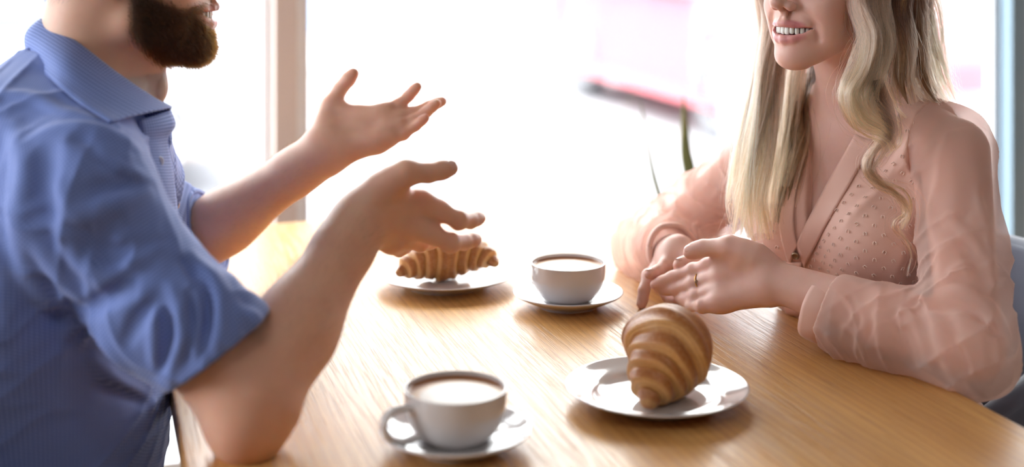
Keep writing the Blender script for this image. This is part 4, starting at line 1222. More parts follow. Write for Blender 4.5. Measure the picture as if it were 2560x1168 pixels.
def cyl_uv(V, a, b, R):
    ax = unit(b - a); t_ = (V - a) @ ax; w = V - a - t_[:, None] * ax
    e1 = unit(np.cross(ax, V3(0, 1, 0.2))); e2 = np.cross(ax, e1)
    return np.stack([np.arctan2(w @ e2, w @ e1) * R, t_, 0 * t_], 1)
_, dR = seg_t(V, m_sR, m_hemR); _, dL = seg_t(V, m_sL, m_eL)
tor = cyl_uv(V, mt(-0.02, 0, 0.5), mt(-0.02, 0, 1.1), 0.16)
tor[:, 1] -= 0.8 * np.linalg.norm((V - mt(-0.02, 0, 0.5))[:, :2], axis=1)
uvs = np.where((dR < 0.092)[:, None], cyl_uv(V, m_sR, m_hemR, 0.07), np.where((dL < 0.085)[:, None] | ((V - m_eL) @ fl_n > 0)[:, None] & (V[:, 1] > 1.84)[:, None], cyl_uv(V, m_eL, m_wL, 0.06), tor))
vvec(me_sh, 'cloth_uv', uvs)
shirt = link('shirt', me_sh, M['gingham_soft'], man)
def ribbon(name, A, B, mat, parent, thick=0.0016, bulge=None):
    """a cloth strip between two polylines A and B (m,3), with thickness"""
    A = np.asarray(A); B = np.asarray(B); m = len(A); nv = 9
    w = np.linspace(0, 1, nv)
    G = A[:, None] * (1 - w)[None, :, None] + B[:, None] * w[None, :, None]
    if bulge is not None: G = G + bulge[:, None, :] * np.sin(math.pi * w)[None, :, None]
    return grid_cloth(name, G, mat, parent, thick)
def grid_cloth(name, G, mat, parent, thick=0.0016):
    m, nv = G.shape[:2]
    du = np.gradient(G, axis=0); dv = np.gradient(G, axis=1); N = np.cross(du, dv); N /= np.linalg.norm(N, axis=2, keepdims=True) + 1e-12
    a = (G + N * thick / 2).reshape(-1, 3); b = (G - N * thick / 2).reshape(-1, 3); k = m * nv
    i, j = np.meshgrid(np.arange(m - 1), np.arange(nv - 1), indexing='ij'); q = (i * nv + j).ravel()
    F = [np.stack([q, q + nv, q + nv + 1, q + 1], 1), np.stack([q + k, q + 1 + k, q + nv + 1 + k, q + nv + k], 1)]
    ring = [j for j in range(nv)] + [i * nv + nv - 1 for i in range(1, m)] + [(m - 1) * nv + j for j in range(nv - 2, -1, -1)] + [i * nv for i in range(m - 2, 0, -1)]
    ring = np.array(ring); nx = np.roll(ring, -1)
    F.append(np.stack([ring, nx, nx + k, ring + k], 1))
    me = mesh_np(name, np.vstack([a, b]), np.vstack(F))
    su = np.cumsum(np.r_[0, np.linalg.norm(np.diff(G[:, nv // 2], axis=0), axis=1)]); sv = np.cumsum(np.r_[0, np.linalg.norm(np.diff(G[m // 2], axis=0), axis=1)])
    U, W = np.meshgrid(su, sv, indexing='ij'); uvv = np.stack([U, W, 0 * U], -1).reshape(-1, 3)
    vvec(me, 'cloth_uv', np.vstack([uvv, uvv]))
    return link(name, me, mat, parent)
# collar
nc = V3(-0.468, 1.572, 0)
def mirror(p): p = np.asarray(p); d = (p - nc) @ mr; return p - 2 * d * mr
top_n = [P(424, 268, 1.535), P(372, 238, 1.512), P(290, 180, 1.500), P(205, 112, 1.505), P(140, 66, 1.530), P(108, 46, 1.570)]
bot_n = [P(270, 305, 1.452), P(235, 282, 1.446), P(190, 250, 1.446), P(140, 207, 1.462), P(95, 163, 1.500), P(70, 138, 1.566)]
def both(L):
    back = L[-1] - mr * ((L[-1] - nc) @ mr)
    return smooth_profile(L[:-1] + [back] + [mirror(p) for p in L[:-1][::-1]], 10)
def lift(px, py, Y, out):
    q = march(sh, px, py, 1.1)
    return P(px, py, min(Y, q[1] - out)) if q is not None else P(px, py, Y)
bot_n = [lift(270, 305, 1.452, 0.006), lift(235, 282, 1.446, 0.006), lift(190, 250, 1.446, 0.006), lift(140, 207, 1.462, 0.006), P(95, 163, 1.500), P(70, 138, 1.566)]
top = both(top_n); bot = both(bot_n)
prof_w = np.linspace(0, 1, 14)
cent = nc + V3(0, 0, 0); 
rad = top - cent; rad[:, 2] = 0; rad /= np.linalg.norm(rad, axis=1, keepdims=True)
G = []
for w in np.linspace(0, 1, 8)[:-1]:                       # stand, inside
    lowp = top - V3(0, 0, 0.042) + rad * 0.002
    G.append(lowp * (1 - w) + (top - rad * 0.002) * w)
for w in np.linspace(0, 1, 14):
    G.append(top * (1 - w) + bot * w + rad * (0.0075 * math.sin(math.pi * min(1, w * 1.15)) + 0.003) * (1 if w < 1 else 0.9) + V3(0, 0, 0.0028 * math.sin(math.pi * w) if w < .5 else 0.0028 * math.sin(math.pi * w)))
G = np.stack(G, 1)
grid_cloth('collar', G, M['gingham'], shirt, 0.0018)
# collar stand ends and the placket down the front edge
M['button'] = new_mat('shirt_button', (0.55, 0.60, 0.72), 0.25)
pA = smooth_profile([P(425, 275, 1.540), P(437, 312, 1.535), P(419, 345, 1.530), P(424, 390, 1.532), P(434, 450, 1.535), P(441, 530, 1.54), P(444, 640, 1.54)], 6)
pB = smooth_profile([P(345, 300, 1.470), P(350, 325, 1.470), P(356, 352, 1.472), P(372, 390, 1.478), P(392, 450, 1.482), P(400, 530, 1.485), P(410, 640, 1.485)], 6)
ribbon('placket', pA, pB, M['gingham'], shirt, 0.002, np.tile(unit(V3(0.6, -0.8, 0)) * 0.004, (len(pA), 1)))
def disc(name, c, n, r, h, mat, parent):
    V, F = lathe(smooth_profile([(0, h), (r * 0.55, h * 0.9), (r * 0.8, h * 1.25), (r, h * 0.8), (r, 0), (0, 0)], 3), 28)
    n = unit(n); e1 = unit(np.cross(n, V3(0.3, 0.2, 1))); e2 = np.cross(n, e1)
    return obj_vf(name, V @ np.stack([e1, e2, n]) + c, F, mat, parent)
for px, py, Y in ((397, 404, 1.497), (408, 520, 1.498)): disc('button', P(px, py, Y), V3(0.75, -0.65, 0.1), 0.0056, 0.002, M['button'], shirt)
# rolled bands at both sleeve mouths
def cuff_band(name, c, n, r0, wid, mat, parent, sq=1.0, wob=0.002, seed=0, th=0.0028):
    n = unit(n); e1 = unit(np.cross(n, V3(0, 1, 0.1))); e2 = np.cross(n, e1); rg = np.random.default_rng(seed)
    a = np.linspace(0, 2 * math.pi, 73); ph = rg.uniform(0, 6.28, 4)
    w = wob * (np.sin(3 * a + ph[0]) + 0.6 * np.sin(5 * a + ph[1]) + 0.4 * np.sin(8 * a + ph[2]))
    rows = []
    for t_, dr in ((-1.0, -0.004), (-0.97, 0.0010), (-0.6, 0.0022), (-0.2, 0.0026), (-0.03, 0.0018), (0.0, -0.0005), (-0.03, -0.0040), (-0.5, -0.0050)):
        r = r0 + dr + w
        rows.append(c + n * (t_ * wid) + (np.cos(a) * r)[:, None] * e1 + (np.sin(a) * r * sq)[:, None] * e2)
    G = np.stack(rows, 1); G[-1] = G[0]
    return grid_cloth(name, G, mat, parent, 0.0012)
cuff_band('sleeve_cuff', fl_c + fl_n * 0.002, fl_n, 0.0615, 0.042, M['gingham'], shirt, 1.0, 0.0015, 2)
# trousers
tr = SDF()
for s in (1, -1):
    hip = mt(-0.05, 0.09 * s, 0.50); kn = mt(0.34, 0.12 * s, 0.50); an = mt(0.30, 0.12 * s, 0.09)
    tr.cone(hip, kn, 0.085, 0.065, 0.03); tr.cone(kn, an, 0.062, 0.050, 0.02)
tr.ell(mt(-0.06, 0, 0.545), (0.136, 0.180, 0.115), MR3, 0.04)
M['denim'] = speckle('dark_denim', (0.03, 0.04, 0.08), (0.05, 0.06, 0.11), 120)
link('trousers', sdf_mesh('trousers', tr, V3(-0.75, 1.25, 0.03), V3(0.02, 1.95, 0.70), 0.009), M['denim'], man)
for s in (1, -1):
    b = SDF(); b.cone(mt(0.27, 0.12 * s, 0.045), mt(0.46, 0.13 * s, 0.035), 0.044, 0.036, 0.02); b.plane(V3(0, 0, 0.002), (0, 0, -1))
    b2 = SDF(); b2.cone(mt(0.27, 0.12 * s, 0.045), mt(0.46, 0.13 * s, 0.035), 0.044, 0.036, 0.02); b2.cone(mt(0.29, 0.12 * s, 0.06), mt(0.29, 0.12 * s, 0.11), 0.05, 0.052, 0.02)
    link('shoe', sdf_mesh('shoe', b2, mt(0.36, 0.12 * s, 0.06) - V3(0.2, 0.2, 0.055), mt(0.36, 0.12 * s, 0.06) + V3(0.2, 0.2, 0.12), 0.006), M['steel'], man)
# ------------------------------------------------------------------ the blonde woman
wf = unit(V3(-0.775, -0.632, 0)); wlft = np.cross(V3(0, 0, 1), wf)
wN = V3(0.466, 1.816, 0)                               # under the neck
def wt(f, l, z): return wN + wf * f + wlft * l + V3(0, 0, z)
WR3 = np.stack([wf, wlft, V3(0, 0, 1)])
w_sL = V3(0.553, 1.700, 0.985); w_sR = V3(0.352, 1.935, 0.930)
w_eL = P(2428, 868, 1.545); w_wL = P(1935, 702, 1.700)
w_eR = V3(0.220, 2.050, 0.784); w_wR = P(1690, 632, 1.875)
w_handL = dict(
    thumb=[P(1888, 642, 1.715), P(1824, 616, 1.730), P(1758, 620, 1.748), P(1724, 631, 1.756)],
    fingers=[[P(1812, 654, 1.748), P(1733, 677, 1.782), P(1680, 694, 1.798), P(1638, 712, 1.804)],
             [P(1808, 688, 1.742), P(1735, 710, 1.772), P(1690, 722, 1.792), P(1656, 724, 1.806)],
             [P(1808, 722, 1.736), P(1740, 742, 1.757), P(1712, 749, 1.774), P(1698, 744, 1.795)],
             [P(1810, 752, 1.726), P(1756, 766, 1.737), P(1728, 765, 1.754), P(1714, 756, 1.776)]])
w_handR = dict(
    thumb=[P(1712, 640, 1.862), P(1745, 648, 1.835), P(1722, 656, 1.812), P(1697, 664, 1.800)],
    fingers=[[P(1672, 655, 1.885), P(1662, 664, 1.846), P(1643, 677, 1.826), P(1622, 686, 1.812)],
             [P(1655, 668, 1.895), P(1622, 690, 1.862), P(1610, 726, 1.848), P(1604, 762, 1.840)],
             [P(1650, 684, 1.900), P(1650, 716, 1.860), P(1668, 742, 1.840), P(1688, 752, 1.822)],
             [P(1655, 700, 1.900), P(1672, 730, 1.870), P(1690, 750, 1.850), P(1712, 758, 1.830)]])
w_nL = unit(np.cross(w_handL['fingers'][0][0] - w_wL, w_handL['fingers'][3][0] - w_wL)); w_nL = w_nL if w_nL[1] > 0 else -w_nL
w_nR = unit(V3(0.25, -0.35, -0.9))
wF = Frame((0.4115, 1.7600, 1.1750), unit(V3(-0.770, -0.638, 0.075)), scale=0.95)
def woman_body():
    arms = []
    S, mouth = head_sdf(wF, True)
    S.cone(wt(0.0, 0, 1.02), wF(-0.024, 0, -0.03), 0.046, 0.047, 0.03)
    for s in (w_sL, w_sR): S.cone(wt(-0.008, 0, 1.025), s, 0.036, 0.042, 0.04)
    for sg in (1, -1): S.cone(wt(0.036, 0.012 * sg, 0.998), wt(0.020, 0.11 * sg, 1.012), 0.010, 0.009, 0.02)     # collarbones
    S.ell(wt(-0.015, 0, 0.915), (0.090, 0.135, 0.145), WR3, 0.05)
    S.ell(wt(-0.015, 0, 0.76), (0.085, 0.115, 0.15), WR3, 0.06)
    for sg in (1, -1): S.ell(wt(0.052, 0.066 * sg, 0.872), (0.060, 0.062, 0.060), None, 0.04)
    S.ell(wt(-0.05, 0, 0.56), (0.11, 0.16, 0.12), WR3, 0.06)
    for s, e, w, hd, n in ((w_sL, w_eL, w_wL, w_handL, w_nL), (w_sR, w_eR, w_wR, w_handR, w_nR)):
        A = SDF(); fa = unit(w - e)
        A.cone(s, e, 0.043, 0.034, 0.02)
        A.cone(e, e + (w - e) * 0.35, 0.033, 0.0345, 0.02)
        A.cone(e + (w - e) * 0.35, w, 0.0345, 0.0245, 0.02, n, 0.86)
        A.group(hand_sdf(A, w, n, hd['fingers'], hd['thumb'], 0.97 if hd is w_handL else 0.90), 0.014)
        arms.append(A)
    return S, mouth, arms
wS, w_mouth, w_arms = woman_body()
wA = SDF(); wA.group(w_arms[0]); wA.group(w_arms[1])
parts = []
allL = [w_eL, w_wL, w_sL, w_sR, w_eR] + [q for f in w_handL['fingers'] for q in f] + w_handL['thumb'] + [w_wR] + [q for f in w_handR['fingers'] for q in f] + w_handR['thumb']
P_ = np.array(allL); lo = P_.min(0) - 0.05; hi = P_.max(0) + 0.05
hi[2] = 1.06
parts.append(surf(wA, lo, hi, 0.0019))
hl = np.minimum(wF.o - V3(0.13, 0.13, 0), wt(0.03, 0, 0) - V3(0.15, 0.15, 0)); hh = np.maximum(wF.o + V3(0.13, 0.13, 0), wt(0.03, 0, 0) + V3(0.15, 0.15, 0)); hl[2] = 0.835; hh[2] = wF.o[2] + 0.17
parts.append(surf(wS, hl, hh, 0.0019))
chest = SDF(); chest.group(wS, 0); parts.append(surf(chest, V3(0.20, 1.55, 0.47), V3(0.72, 2.12, 0.838), 0.008))
V, F = merge_vf(parts)
me = mesh_np('person', V, F)
tips = [f[3] for h_ in (w_handL, w_handR) for f in h_['fingers']] + [w_handL['thumb'][3], w_handR['thumb'][3]]
knk = [f[j] for h_ in (w_handL, w_handR) for f in h_['fingers'] for j in (0, 1)]
vfloat(me, 'red', np.clip(near_pts(V, tips, 0.012) * 0.7 + near_pts(V, knk, 0.010) * 0.4 + near_pts(V, [wF(0.06, 0.045, -0.012), wF(0.06, -0.045, -0.012)], 0.026) * 0.55, 0, 1))
vfloat(me, 'crease', np.zeros(len(V))); vfloat(me, 'beard', np.zeros(len(V)))
lip = np.zeros(len(V))
for u_, l_ in w_mouth: lip = np.maximum(lip, np.maximum(near_curve(V, u_, 0.0080), near_curve(V, l_, 0.0095)))
vfloat(me, 'lip', np.clip((lip - 0.54) / 0.22, 0, 1) * np.clip((0.0300 - np.abs(wF.loc(V)[:, 1])) / 0.003, 0, 1) * 0.92)
woman = link('person', me, M['skin_woman'])
tag(woman, 'smiling woman with long wavy blonde hair in a sheer peach blouse', 'person')
face_details(woman, wF, w_mouth, True, M['skin_woman'])
def wnail(hd, i, nrm, w=0.0092, l=0.0115, back=0.003):
    q = hd['thumb'] if i < 0 else hd['fingers'][i]; d = unit(q[3] - q[2]); n = unit(nrm)
    n = unit(n - d * (n @ d)); nail(woman, on_skin(w_arms[0 if hd is w_handL else 1], q[3] - d * back, n), d, n, w, l)
wnail(w_handL, -1, V3(-0.1, -0.75, 0.9), 0.0110, 0.0125, 0.004)
wnail(w_handR, -1, V3(-0.3, -0.2, 1.0), 0.0110, 0.012)
wnail(w_handR, 0, V3(-0.4, -0.1, 1.0))
wnail(w_handR, 1, V3(-1.0, -0.5, 0.2))
# gold ring with a small clear stone
M['gold'] = new_mat('gold', (0.83, 0.53, 0.20), 0.15, Metallic=1.0)
M['stone'] = new_mat('clear_stone', (0.95, 0.95, 0.97), 0.02, Transmission_Weight=1.0)
rf = w_handL['fingers'][1]; rd = unit(rf[1] - rf[0]); rc = rf[0] * 0.22 + rf[1] * 0.78
e1 = unit(np.cross(rd, w_nL)); e2 = np.cross(rd, e1)
aa = np.linspace(0, 2 * math.pi, 49)
path = rc + (np.cos(aa)[:, None] * e1 + np.sin(aa)[:, None] * e2) * 0.0108
Vr, Fr_ = sweep(path, np.full(49, 0.0009), 10, cap=False)
ring = obj_vf('finger_ring', Vr, Fr_, M['gold'], woman); ring['label'] = 'thin gold ring with a small clear stone'
bm = bmesh.new(); bmesh.ops.create_icosphere(bm, subdivisions=1, radius=0.0021, matrix=Matrix.Translation(Vector(rc - w_nL * 0.0122 + e1 * 0.002)))
from_bm('stone', bm, M['stone'], ring, False)

# ---- blouse: opaque dotted bodice, sheer sleeves
def fabric(name, c1, c2, sheen=0.3):
    m = new_mat(name, rough=0.6); t = NT(m)
    n = t.noise(t.coord(), 25, 3)
    t.link(t.mix(n, c1, c2), t.b.inputs['Base Color'])
    t.b.inputs['Sheen Weight'].default_value = sheen; t.b.inputs['Sheen Roughness'].default_value = 0.4
    t.bump(t.noise(t.coord(), 1400, 2), 0.1, 0.0003); return m
M['peach'] = fabric('peach_fabric', (0.77, 0.48, 0.40), (0.82, 0.54, 0.46))
M['peach_pale'] = fabric('pale_peach_thread', (0.88, 0.68, 0.60), (0.90, 0.72, 0.64))
def sheer(name, col, a0, a1):
    m = bpy.data.materials.new(name); m.use_nodes = True; t = NT(m); t.n.remove(t.b); o = t.n['Material Output']
    d = t.new('ShaderNodeBsdfDiffuse'); d.inputs[0].default_value = (*col, 1)
    tl = t.new('ShaderNodeBsdfTranslucent'); tl.inputs[0].default_value = (*[min(1, x * 1.05) for x in col], 1)
    mx = t.new('ShaderNodeMixShader'); mx.inputs[0].default_value = 0.42; t.link(d.outputs[0], mx.inputs[1]); t.link(tl.outputs[0], mx.inputs[2])
    gl = t.new('ShaderNodeBsdfSheen') if hasattr(bpy.types, 'ShaderNodeBsdfSheen') else t.new('ShaderNodeBsdfDiffuse')
    gl.inputs[0].default_value = (0.9, 0.72, 0.66, 1)
    ad = t.new('ShaderNodeMixShader'); ad.inputs[0].default_value = 0.12; t.link(mx.outputs[0], ad.inputs[1]); t.link(gl.outputs[0], ad.inputs[2])
    tr = t.new('ShaderNodeBsdfTransparent'); tr.inputs[0].default_value = (1.0, 0.90, 0.86, 1)
    lw = t.new('ShaderNodeLayerWeight'); lw.inputs['Blend'].default_value = 0.35
    fac = t.math('MULTIPLY_ADD', lw.outputs['Facing'], a1 - a0, a0)
    fm = t.new('ShaderNodeMixShader'); t.link(fac, fm.inputs[0]); t.link(tr.outputs[0], fm.inputs[1]); t.link(ad.outputs[0], fm.inputs[2])
    t.link(fm.outputs[0], o.inputs['Surface']); return m
M['chiffon'] = sheer('sheer_peach_chiffon', (0.97, 0.79, 0.72), 0.50, 0.66)
def bodice_sdf():
    S = SDF()
    S.ell(wt(-0.015, 0, 0.915), (0.098, 0.143, 0.150), WR3, 0.0)
    S.ell(wt(-0.012, 0, 0.76), (0.097, 0.128, 0.16), WR3, 0.06)
    for sg in (1, -1): S.ell(wt(0.054, 0.066 * sg, 0.872), (0.066, 0.068, 0.066), None, 0.045)
    S.ell(wt(-0.05, 0, 0.57), (0.118, 0.168, 0.125), WR3, 0.06)
    for s in (w_sL, w_sR): S.cone(wt(-0.010, 0, 1.020), s, 0.046, 0.052, 0.045)
    return S
bS = bodice_sdf()
bS0 = SDF(); bS0.group(bS); bS = SDF(); bS.group(bS0)
bS.disp(folds(bS0, [([(2290, 330), (2235, 420), (2190, 470)], 0.004, 0.006), ([(2330, 310), (2290, 370), (2240, 440)], 0.004, 0.005), ([(2265, 330), (2215, 400), (2170, 440)], -0.003, 0.005),
    ([(2110, 570), (2160, 510), (2235, 455)], 0.004, 0.006), ([(2080, 700), (2070, 760), (2075, 810)], 0.004, 0.006), ([(2270, 600), (2240, 680), (2250, 760)], 0.004, 0.007), ([(2310, 420), (2300, 520), (2310, 600)], 0.004, 0.006)], 1.2))
bS.disp(cloth_noise(0.0012, 9))
bod = SDF(); bod.group(bS)
# the neck opening: a narrow V that the two plackets border
def wedge(ap, e1, e2):
    g = SDF(); g.ell(wt(0.10, 0.02, 0.98), (0.16, 0.16, 0.16))
    a = wt(0.1, *ap)
    for q, sg in ((e1, 1), (e2, -1)):
        d = wt(0.1, *q) - a; nrm = np.cross(d, wf) * sg
        g.plane(a, nrm if nrm @ (wt(0.1, (e1[0] + e2[0]) / 2, (e1[1] + e2[1]) / 2) - a) < 0 else -nrm)
    return g
bod.group(wedge((0.001, 0.856), (0.060, 1.000), (-0.034, 0.985)), 0.002, 's')
nk = SDF(); nk.cone(wt(0.006, 0, 1.00), wF(-0.01, 0, -0.05), 0.060, 0.085); bod.group(nk, 0.004, 's')
def seam_pl(s): a = unit((s - wN) * V3(1, 1, 0)); return s - a * 0.032, a
for s in (w_sL, w_sR):
    c_, a_ = seam_pl(s); g = SDF(); g.ell(s + a_ * 0.03 + V3(0, 0, 0.01), (0.085, 0.085, 0.075)); g.plane(c_, -a_); bod.group(g, 0.002, 's')
hol = SDF(); hol.ell(wt(0.012, 0.014, 0.965), (0.066, 0.060, 0.07), WR3); bod.group(hol, 0.004, 's')
V, F = surf(bod, V3(0.20, 1.55, 0.47), V3(0.72, 2.12, 1.09), 0.003, pad=0.03)
blouse = link('blouse', mesh_np('blouse', V, F), M['peach'], woman)
# placket bands beside the opening and a stand collar
def on_bod(px, py, out=0.0015):
    q = march(bS, px, py, 1.2); return q - grad(bS, q[None])[0] * -out
pr_in = [(2140, 338), (2105, 400), (2072, 460), (2040, 520), (2012, 570), (1993, 608)]
pr_out = [(2190, 352), (2152, 415), (2118, 475), (2080, 540), (2048, 600), (2012, 668)]
A_ = smooth_profile([on_bod(*q, 0.003) for q in pr_in], 5); B_ = smooth_profile([on_bod(*q, 0.0012) for q in pr_out], 5)
pk = ribbon('placket', A_, B_, M['peach'], blouse, 0.0018, np.tile(-wf * -0.0012, (len(A_), 1)))
pl_in = [(2018, 387), (1996, 459), (1986, 534), (1988, 580), (1995, 612)]
pl_out = [(1980, 387), (1958, 459), (1948, 534), (1955, 600), (1975, 668)]
A_ = smooth_profile([on_bod(*q, 0.0012) for q in pl_out], 5); B_ = smooth_profile([on_bod(*q, 0.003) for q in pl_in], 5)
ribbon('placket', A_, B_, M['peach'], blouse, 0.0018, np.tile(wf * 0.0012, (len(A_), 1)))
lowp = [(1978, 655), (1985, 720), (1990, 790)]; 
A_ = smooth_profile([on_bod(x - 24, y, 0.0015) for x, y in lowp], 5); B_ = smooth_profile([on_bod(x + 26, y, 0.0015) for x, y in lowp], 5)
ribbon('placket', A_, B_, M['peach'], blouse, 0.0018, np.tile(wf * 0.0012, (len(A_), 1)))
sc_b = [on_bod(2140, 338, 0.002), on_bod(2190, 350, 0.002), on_bod(2250, 330, 0.003)] + [wt(0.0, 0.062, 1.035), wt(-0.035, 0.050, 1.055), wt(-0.052, 0, 1.060), wt(-0.035, -0.050, 1.055), wt(0.0, -0.062, 1.035)]
sc_b = smooth_profile(sc_b, 8)
ctr = wt(0, 0, 0); rr_ = sc_b - ctr; rr_[:, 2] = 0; rr_ /= np.linalg.norm(rr_, axis=1, keepdims=True)
ribbon('collar', sc_b, sc_b + V3(0, 0, 0.017) - rr_ * 0.006, M['peach'], blouse, 0.0016)
M['bronze'] = new_mat('bronze_button', (0.30, 0.22, 0.15), 0.35, Metallic=0.9)
bt = on_bod(1991, 636, 0.003); disc('button', bt, grad(bS, bt[None])[0], 0.0048, 0.0022, M['bronze'], blouse)
# raised thread dots in staggered rows
def trace_in(th, z):
    ax = wt(-0.01, 0, 0); d = -(np.cos(th)[:, None] * wf + np.sin(th)[:, None] * wlft)
    p = ax - d * 0.26 + V3(0, 0, 1) * z[:, None]
    for _ in range(40): p = p + d * (np.clip(bod.full(p.astype(np.float32)), -0.02, 0.1) * 0.8)[:, None]
    return p
bod.prep(np.zeros((1, 3), np.float32))
th_, z_ = [], []
for r_, z in enumerate(np.arange(0.745, 1.03, 0.0102)):
    for th in np.arange(-1.5, 1.9, 0.142):
        th_.append(th + (0.071 if r_ % 2 else 0)); z_.append(z)
th_ = np.array(th_); z_ = np.array(z_)
p = trace_in(th_, z_); nn = grad(bod, p)
dl = np.abs(bod.full(p.astype(np.float32)))
yl = (p - wN) @ wlft
inV = (z_ > 0.86) & (yl > -0.030) & (yl < 0.006 + (z_ - 0.86) * 0.38 + 0.012)
nb_ok = bS.full(p.astype(np.float32)); ok = (dl < 0.002) & (~inV) & (nb_ok > -0.003)
p, nn = p[ok], nn[ok]
rng = np.random.default_rng(11)
tv = []
for q, n_ in zip(p, nn):
    e1 = unit(np.cross(V3(0, 0, 1), n_)); e2 = np.cross(n_, e1)
    rot = rng.normal(0, 0.35); c_, s_ = math.cos(rot), math.sin(rot); e1, e2 = e1 * c_ + e2 * s_, e2 * c_ - e1 * s_
    for sg in (-1, 1):
        a = np.linspace(-0.5, 2.2, 6)
        path = q + n_ * 0.0006 + e1 * (sg * (0.0011 + 0.0009 * np.sin(a)))[:, None] + e2 * (0.0022 * np.cos(a))[:, None] + n_ * (0.0007 * np.sin(a))[:, None]
        tv.append(sweep(path, np.full(6, 0.00062), 5, cap=False))
Vt, Ft = merge_vf(tv)
tufts = link('thread_dots', mesh_np('thread_dots', Vt, Ft), M['peach_pale'], blouse); tufts['kind'] = 'stuff'
# sheer sleeves
cL0 = P(2034, 769, 1.668); cL1 = P(2086, 792, 1.650); cLn = unit(cL0 - cL1)
def sleeve_sdf(s, e, c, puff, seed):
    S = SDF(); a = unit((s - wN) * V3(1, 1, 0))
    S.cone(s - a * 0.060 + V3(0, 0, 0.014), s - a * 0.012, 0.050, 0.050, 0.02); S.cone(s - a * 0.012, s * 0.5 + e * 0.5, 0.050, 0.047, 0.02); S.cone(s * 0.5 + e * 0.5, e, 0.050, 0.050, 0.02)
    S.cone(e, e * 0.45 + c * 0.55, 0.050, 0.046, 0.03); S.cone(e * 0.45 + c * 0.55, e * 0.10 + c * 0.90, 0.046, puff, 0.02)
    S.cone(e * 0.10 + c * 0.90, c, puff, 0.030, 0.012)
    return S
sL = sleeve_sdf(w_sL + V3(0.006, 0.0, 0.0), w_eL + V3(-0.004, -0.002, -0.002), cL1, 0.045, 1)
sL0 = sL; sL = SDF(); sL.group(sL0)
sL.disp(folds(sL0, [(p_, a_ * 1.25, w_ * 0.85) for p_, a_, w_ in [
    ([(2327, 757), (2350, 738), (2400, 737), (2473, 773), (2512, 835)], 0.011, 0.009), ([(2345, 772), (2420, 775), (2480, 830)], -0.008, 0.006),
    ([(2337, 785), (2350, 851), (2379, 930), (2430, 985)], 0.007, 0.006), ([(2375, 800), (2395, 870), (2430, 940)], -0.006, 0.009),
    ([(2405, 805), (2452, 851), (2462, 924)], 0.006, 0.005), ([(2480, 850), (2490, 900), (2475, 960)], 0.005, 0.005),
    ([(2191, 722), (2202, 820), (2212, 890)], 0.007, 0.007), ([(2225, 760), (2250, 840), (2290, 915)], -0.005, 0.009),
    ([(2140, 745), (2165, 800), (2150, 860)], 0.005, 0.005), ([(2120, 760), (2150, 770), (2185, 765)], 0.004, 0.004), ([(2110, 820), (2140, 835), (2170, 870)], 0.004, 0.004),
    ([(2473, 654), (2420, 591), (2370, 540)], 0.006, 0.007), ([(2330, 560), (2352, 620), (2347, 720)], 0.006, 0.006), ([(2345, 450), (2330, 510), (2325, 560)], 0.005, 0.006),
    ([(2440, 470), (2470, 600), (2482, 700)], 0.005, 0.006), ([(2400, 600), (2440, 660), (2470, 740)], -0.006, 0.009), ([(2405, 420), (2420, 500), (2400, 560)], -0.005, 0.010),
    ([(2260, 775), (2300, 830), (2330, 920)], 0.005, 0.006), ([(2370, 330), (2350, 400), (2345, 470)], 0.004, 0.006), ([(2130, 715), (2165, 712), (2195, 725)], 0.007, 0.009), ([(2225, 750), (2280, 765), (2325, 772)], -0.005, 0.010)]], 1.1))
tabtop = lambda g: g.plane(V3(0, 0, TZ + 0.001), (0, 0, -1))
sL.disp(cloth_ridges(0.0045, 31, 0.034))
def arm_cover(s, e, w):
    g = SDF(); g.cone(s, e, 0.0475, 0.0385, 0.01); g.cone(e, e + (w - e) * 0.35, 0.0385, 0.0400, 0.01); g.cone(e + (w - e) * 0.35, w, 0.0400, 0.0290, 0.01); return g
slL = SDF(); slL.group(sL)
# where it rests on the table it flattens; beyond the edge it droops
def table_clip(g):
    t_ = SDF(); c = UA * (TU1 + 0.003 - 0.5) + VA * 1.6 + V3(0, 0, TZ + 0.0012 - 0.2)
    b = SDF(); b.ops.append(Prim(f_plane(V3(0, 0, TZ + 0.0012), (0, 0, 1)), 'u', 0)); b.plane(UA * (TU1 + 0.002), UA); g.group(b, 0.0, 's')
slL.group(arm_cover(w_sL, w_eL, w_wL), 0.006)
table_clip(slL)
cutL = SDF(); cutL.cone(cL1 + cLn * 0.02, cL1 + cLn * 0.3, 0.08, 0.08); cutL.plane(cL1 + cLn * 0.004, -cLn); slL.group(cutL, 0, 's')
def arm_cut(s):
    c_, a_ = seam_pl(s); g = SDF()
    q = SDF(); q.ell(s - a_ * 0.10, (0.13, 0.13, 0.13)); q.plane(c_ - a_ * 0.002, a_); g.group(q)
    q = SDF(); q.group(bS); q.plane(V3(0, 0, 0.915), (0, 0, 1)); g.group(q); return g
slL.group(arm_cut(w_sL), 0.002, 's')
P_ = np.array([w_sL, w_eL, cL1])
V, F = surf(slL, P_.min(0) - 0.09, P_.max(0) + 0.09, 0.0026)
slv = link('sleeve', mesh_np('sleeve', V, F), M['chiffon'], blouse); slv['label'] = 'sheer peach sleeve gathered at the cuff'
cR1 = w_eR * 0.22 + w_wR * 0.78 + V3(-0.002, 0, 0.004); cRn = unit(w_wR - w_eR)
sR = sleeve_sdf(w_sR, w_eR + V3(-0.008, 0, -0.002), cR1, 0.042, 2)
sR0 = sR; sR = SDF(); sR.group(sR0)
sR.disp(folds(sR0, [([(1830, 490), (1750, 540), (1660, 580)], 0.005, 0.006), ([(1600, 605), (1650, 585), (1710, 590)], 0.006, 0.006), ([(1590, 640), (1620, 612), (1690, 600)], 0.005, 0.005),
    ([(1835, 440), (1770, 520), (1760, 580)], 0.005, 0.006), ([(1640, 560), (1690, 560), (1730, 580)], -0.004, 0.005), ([(1600, 670), (1640, 660)], 0.004, 0.005), ([(1790, 500), (1720, 560)], -0.004, 0.006)], 1.5))
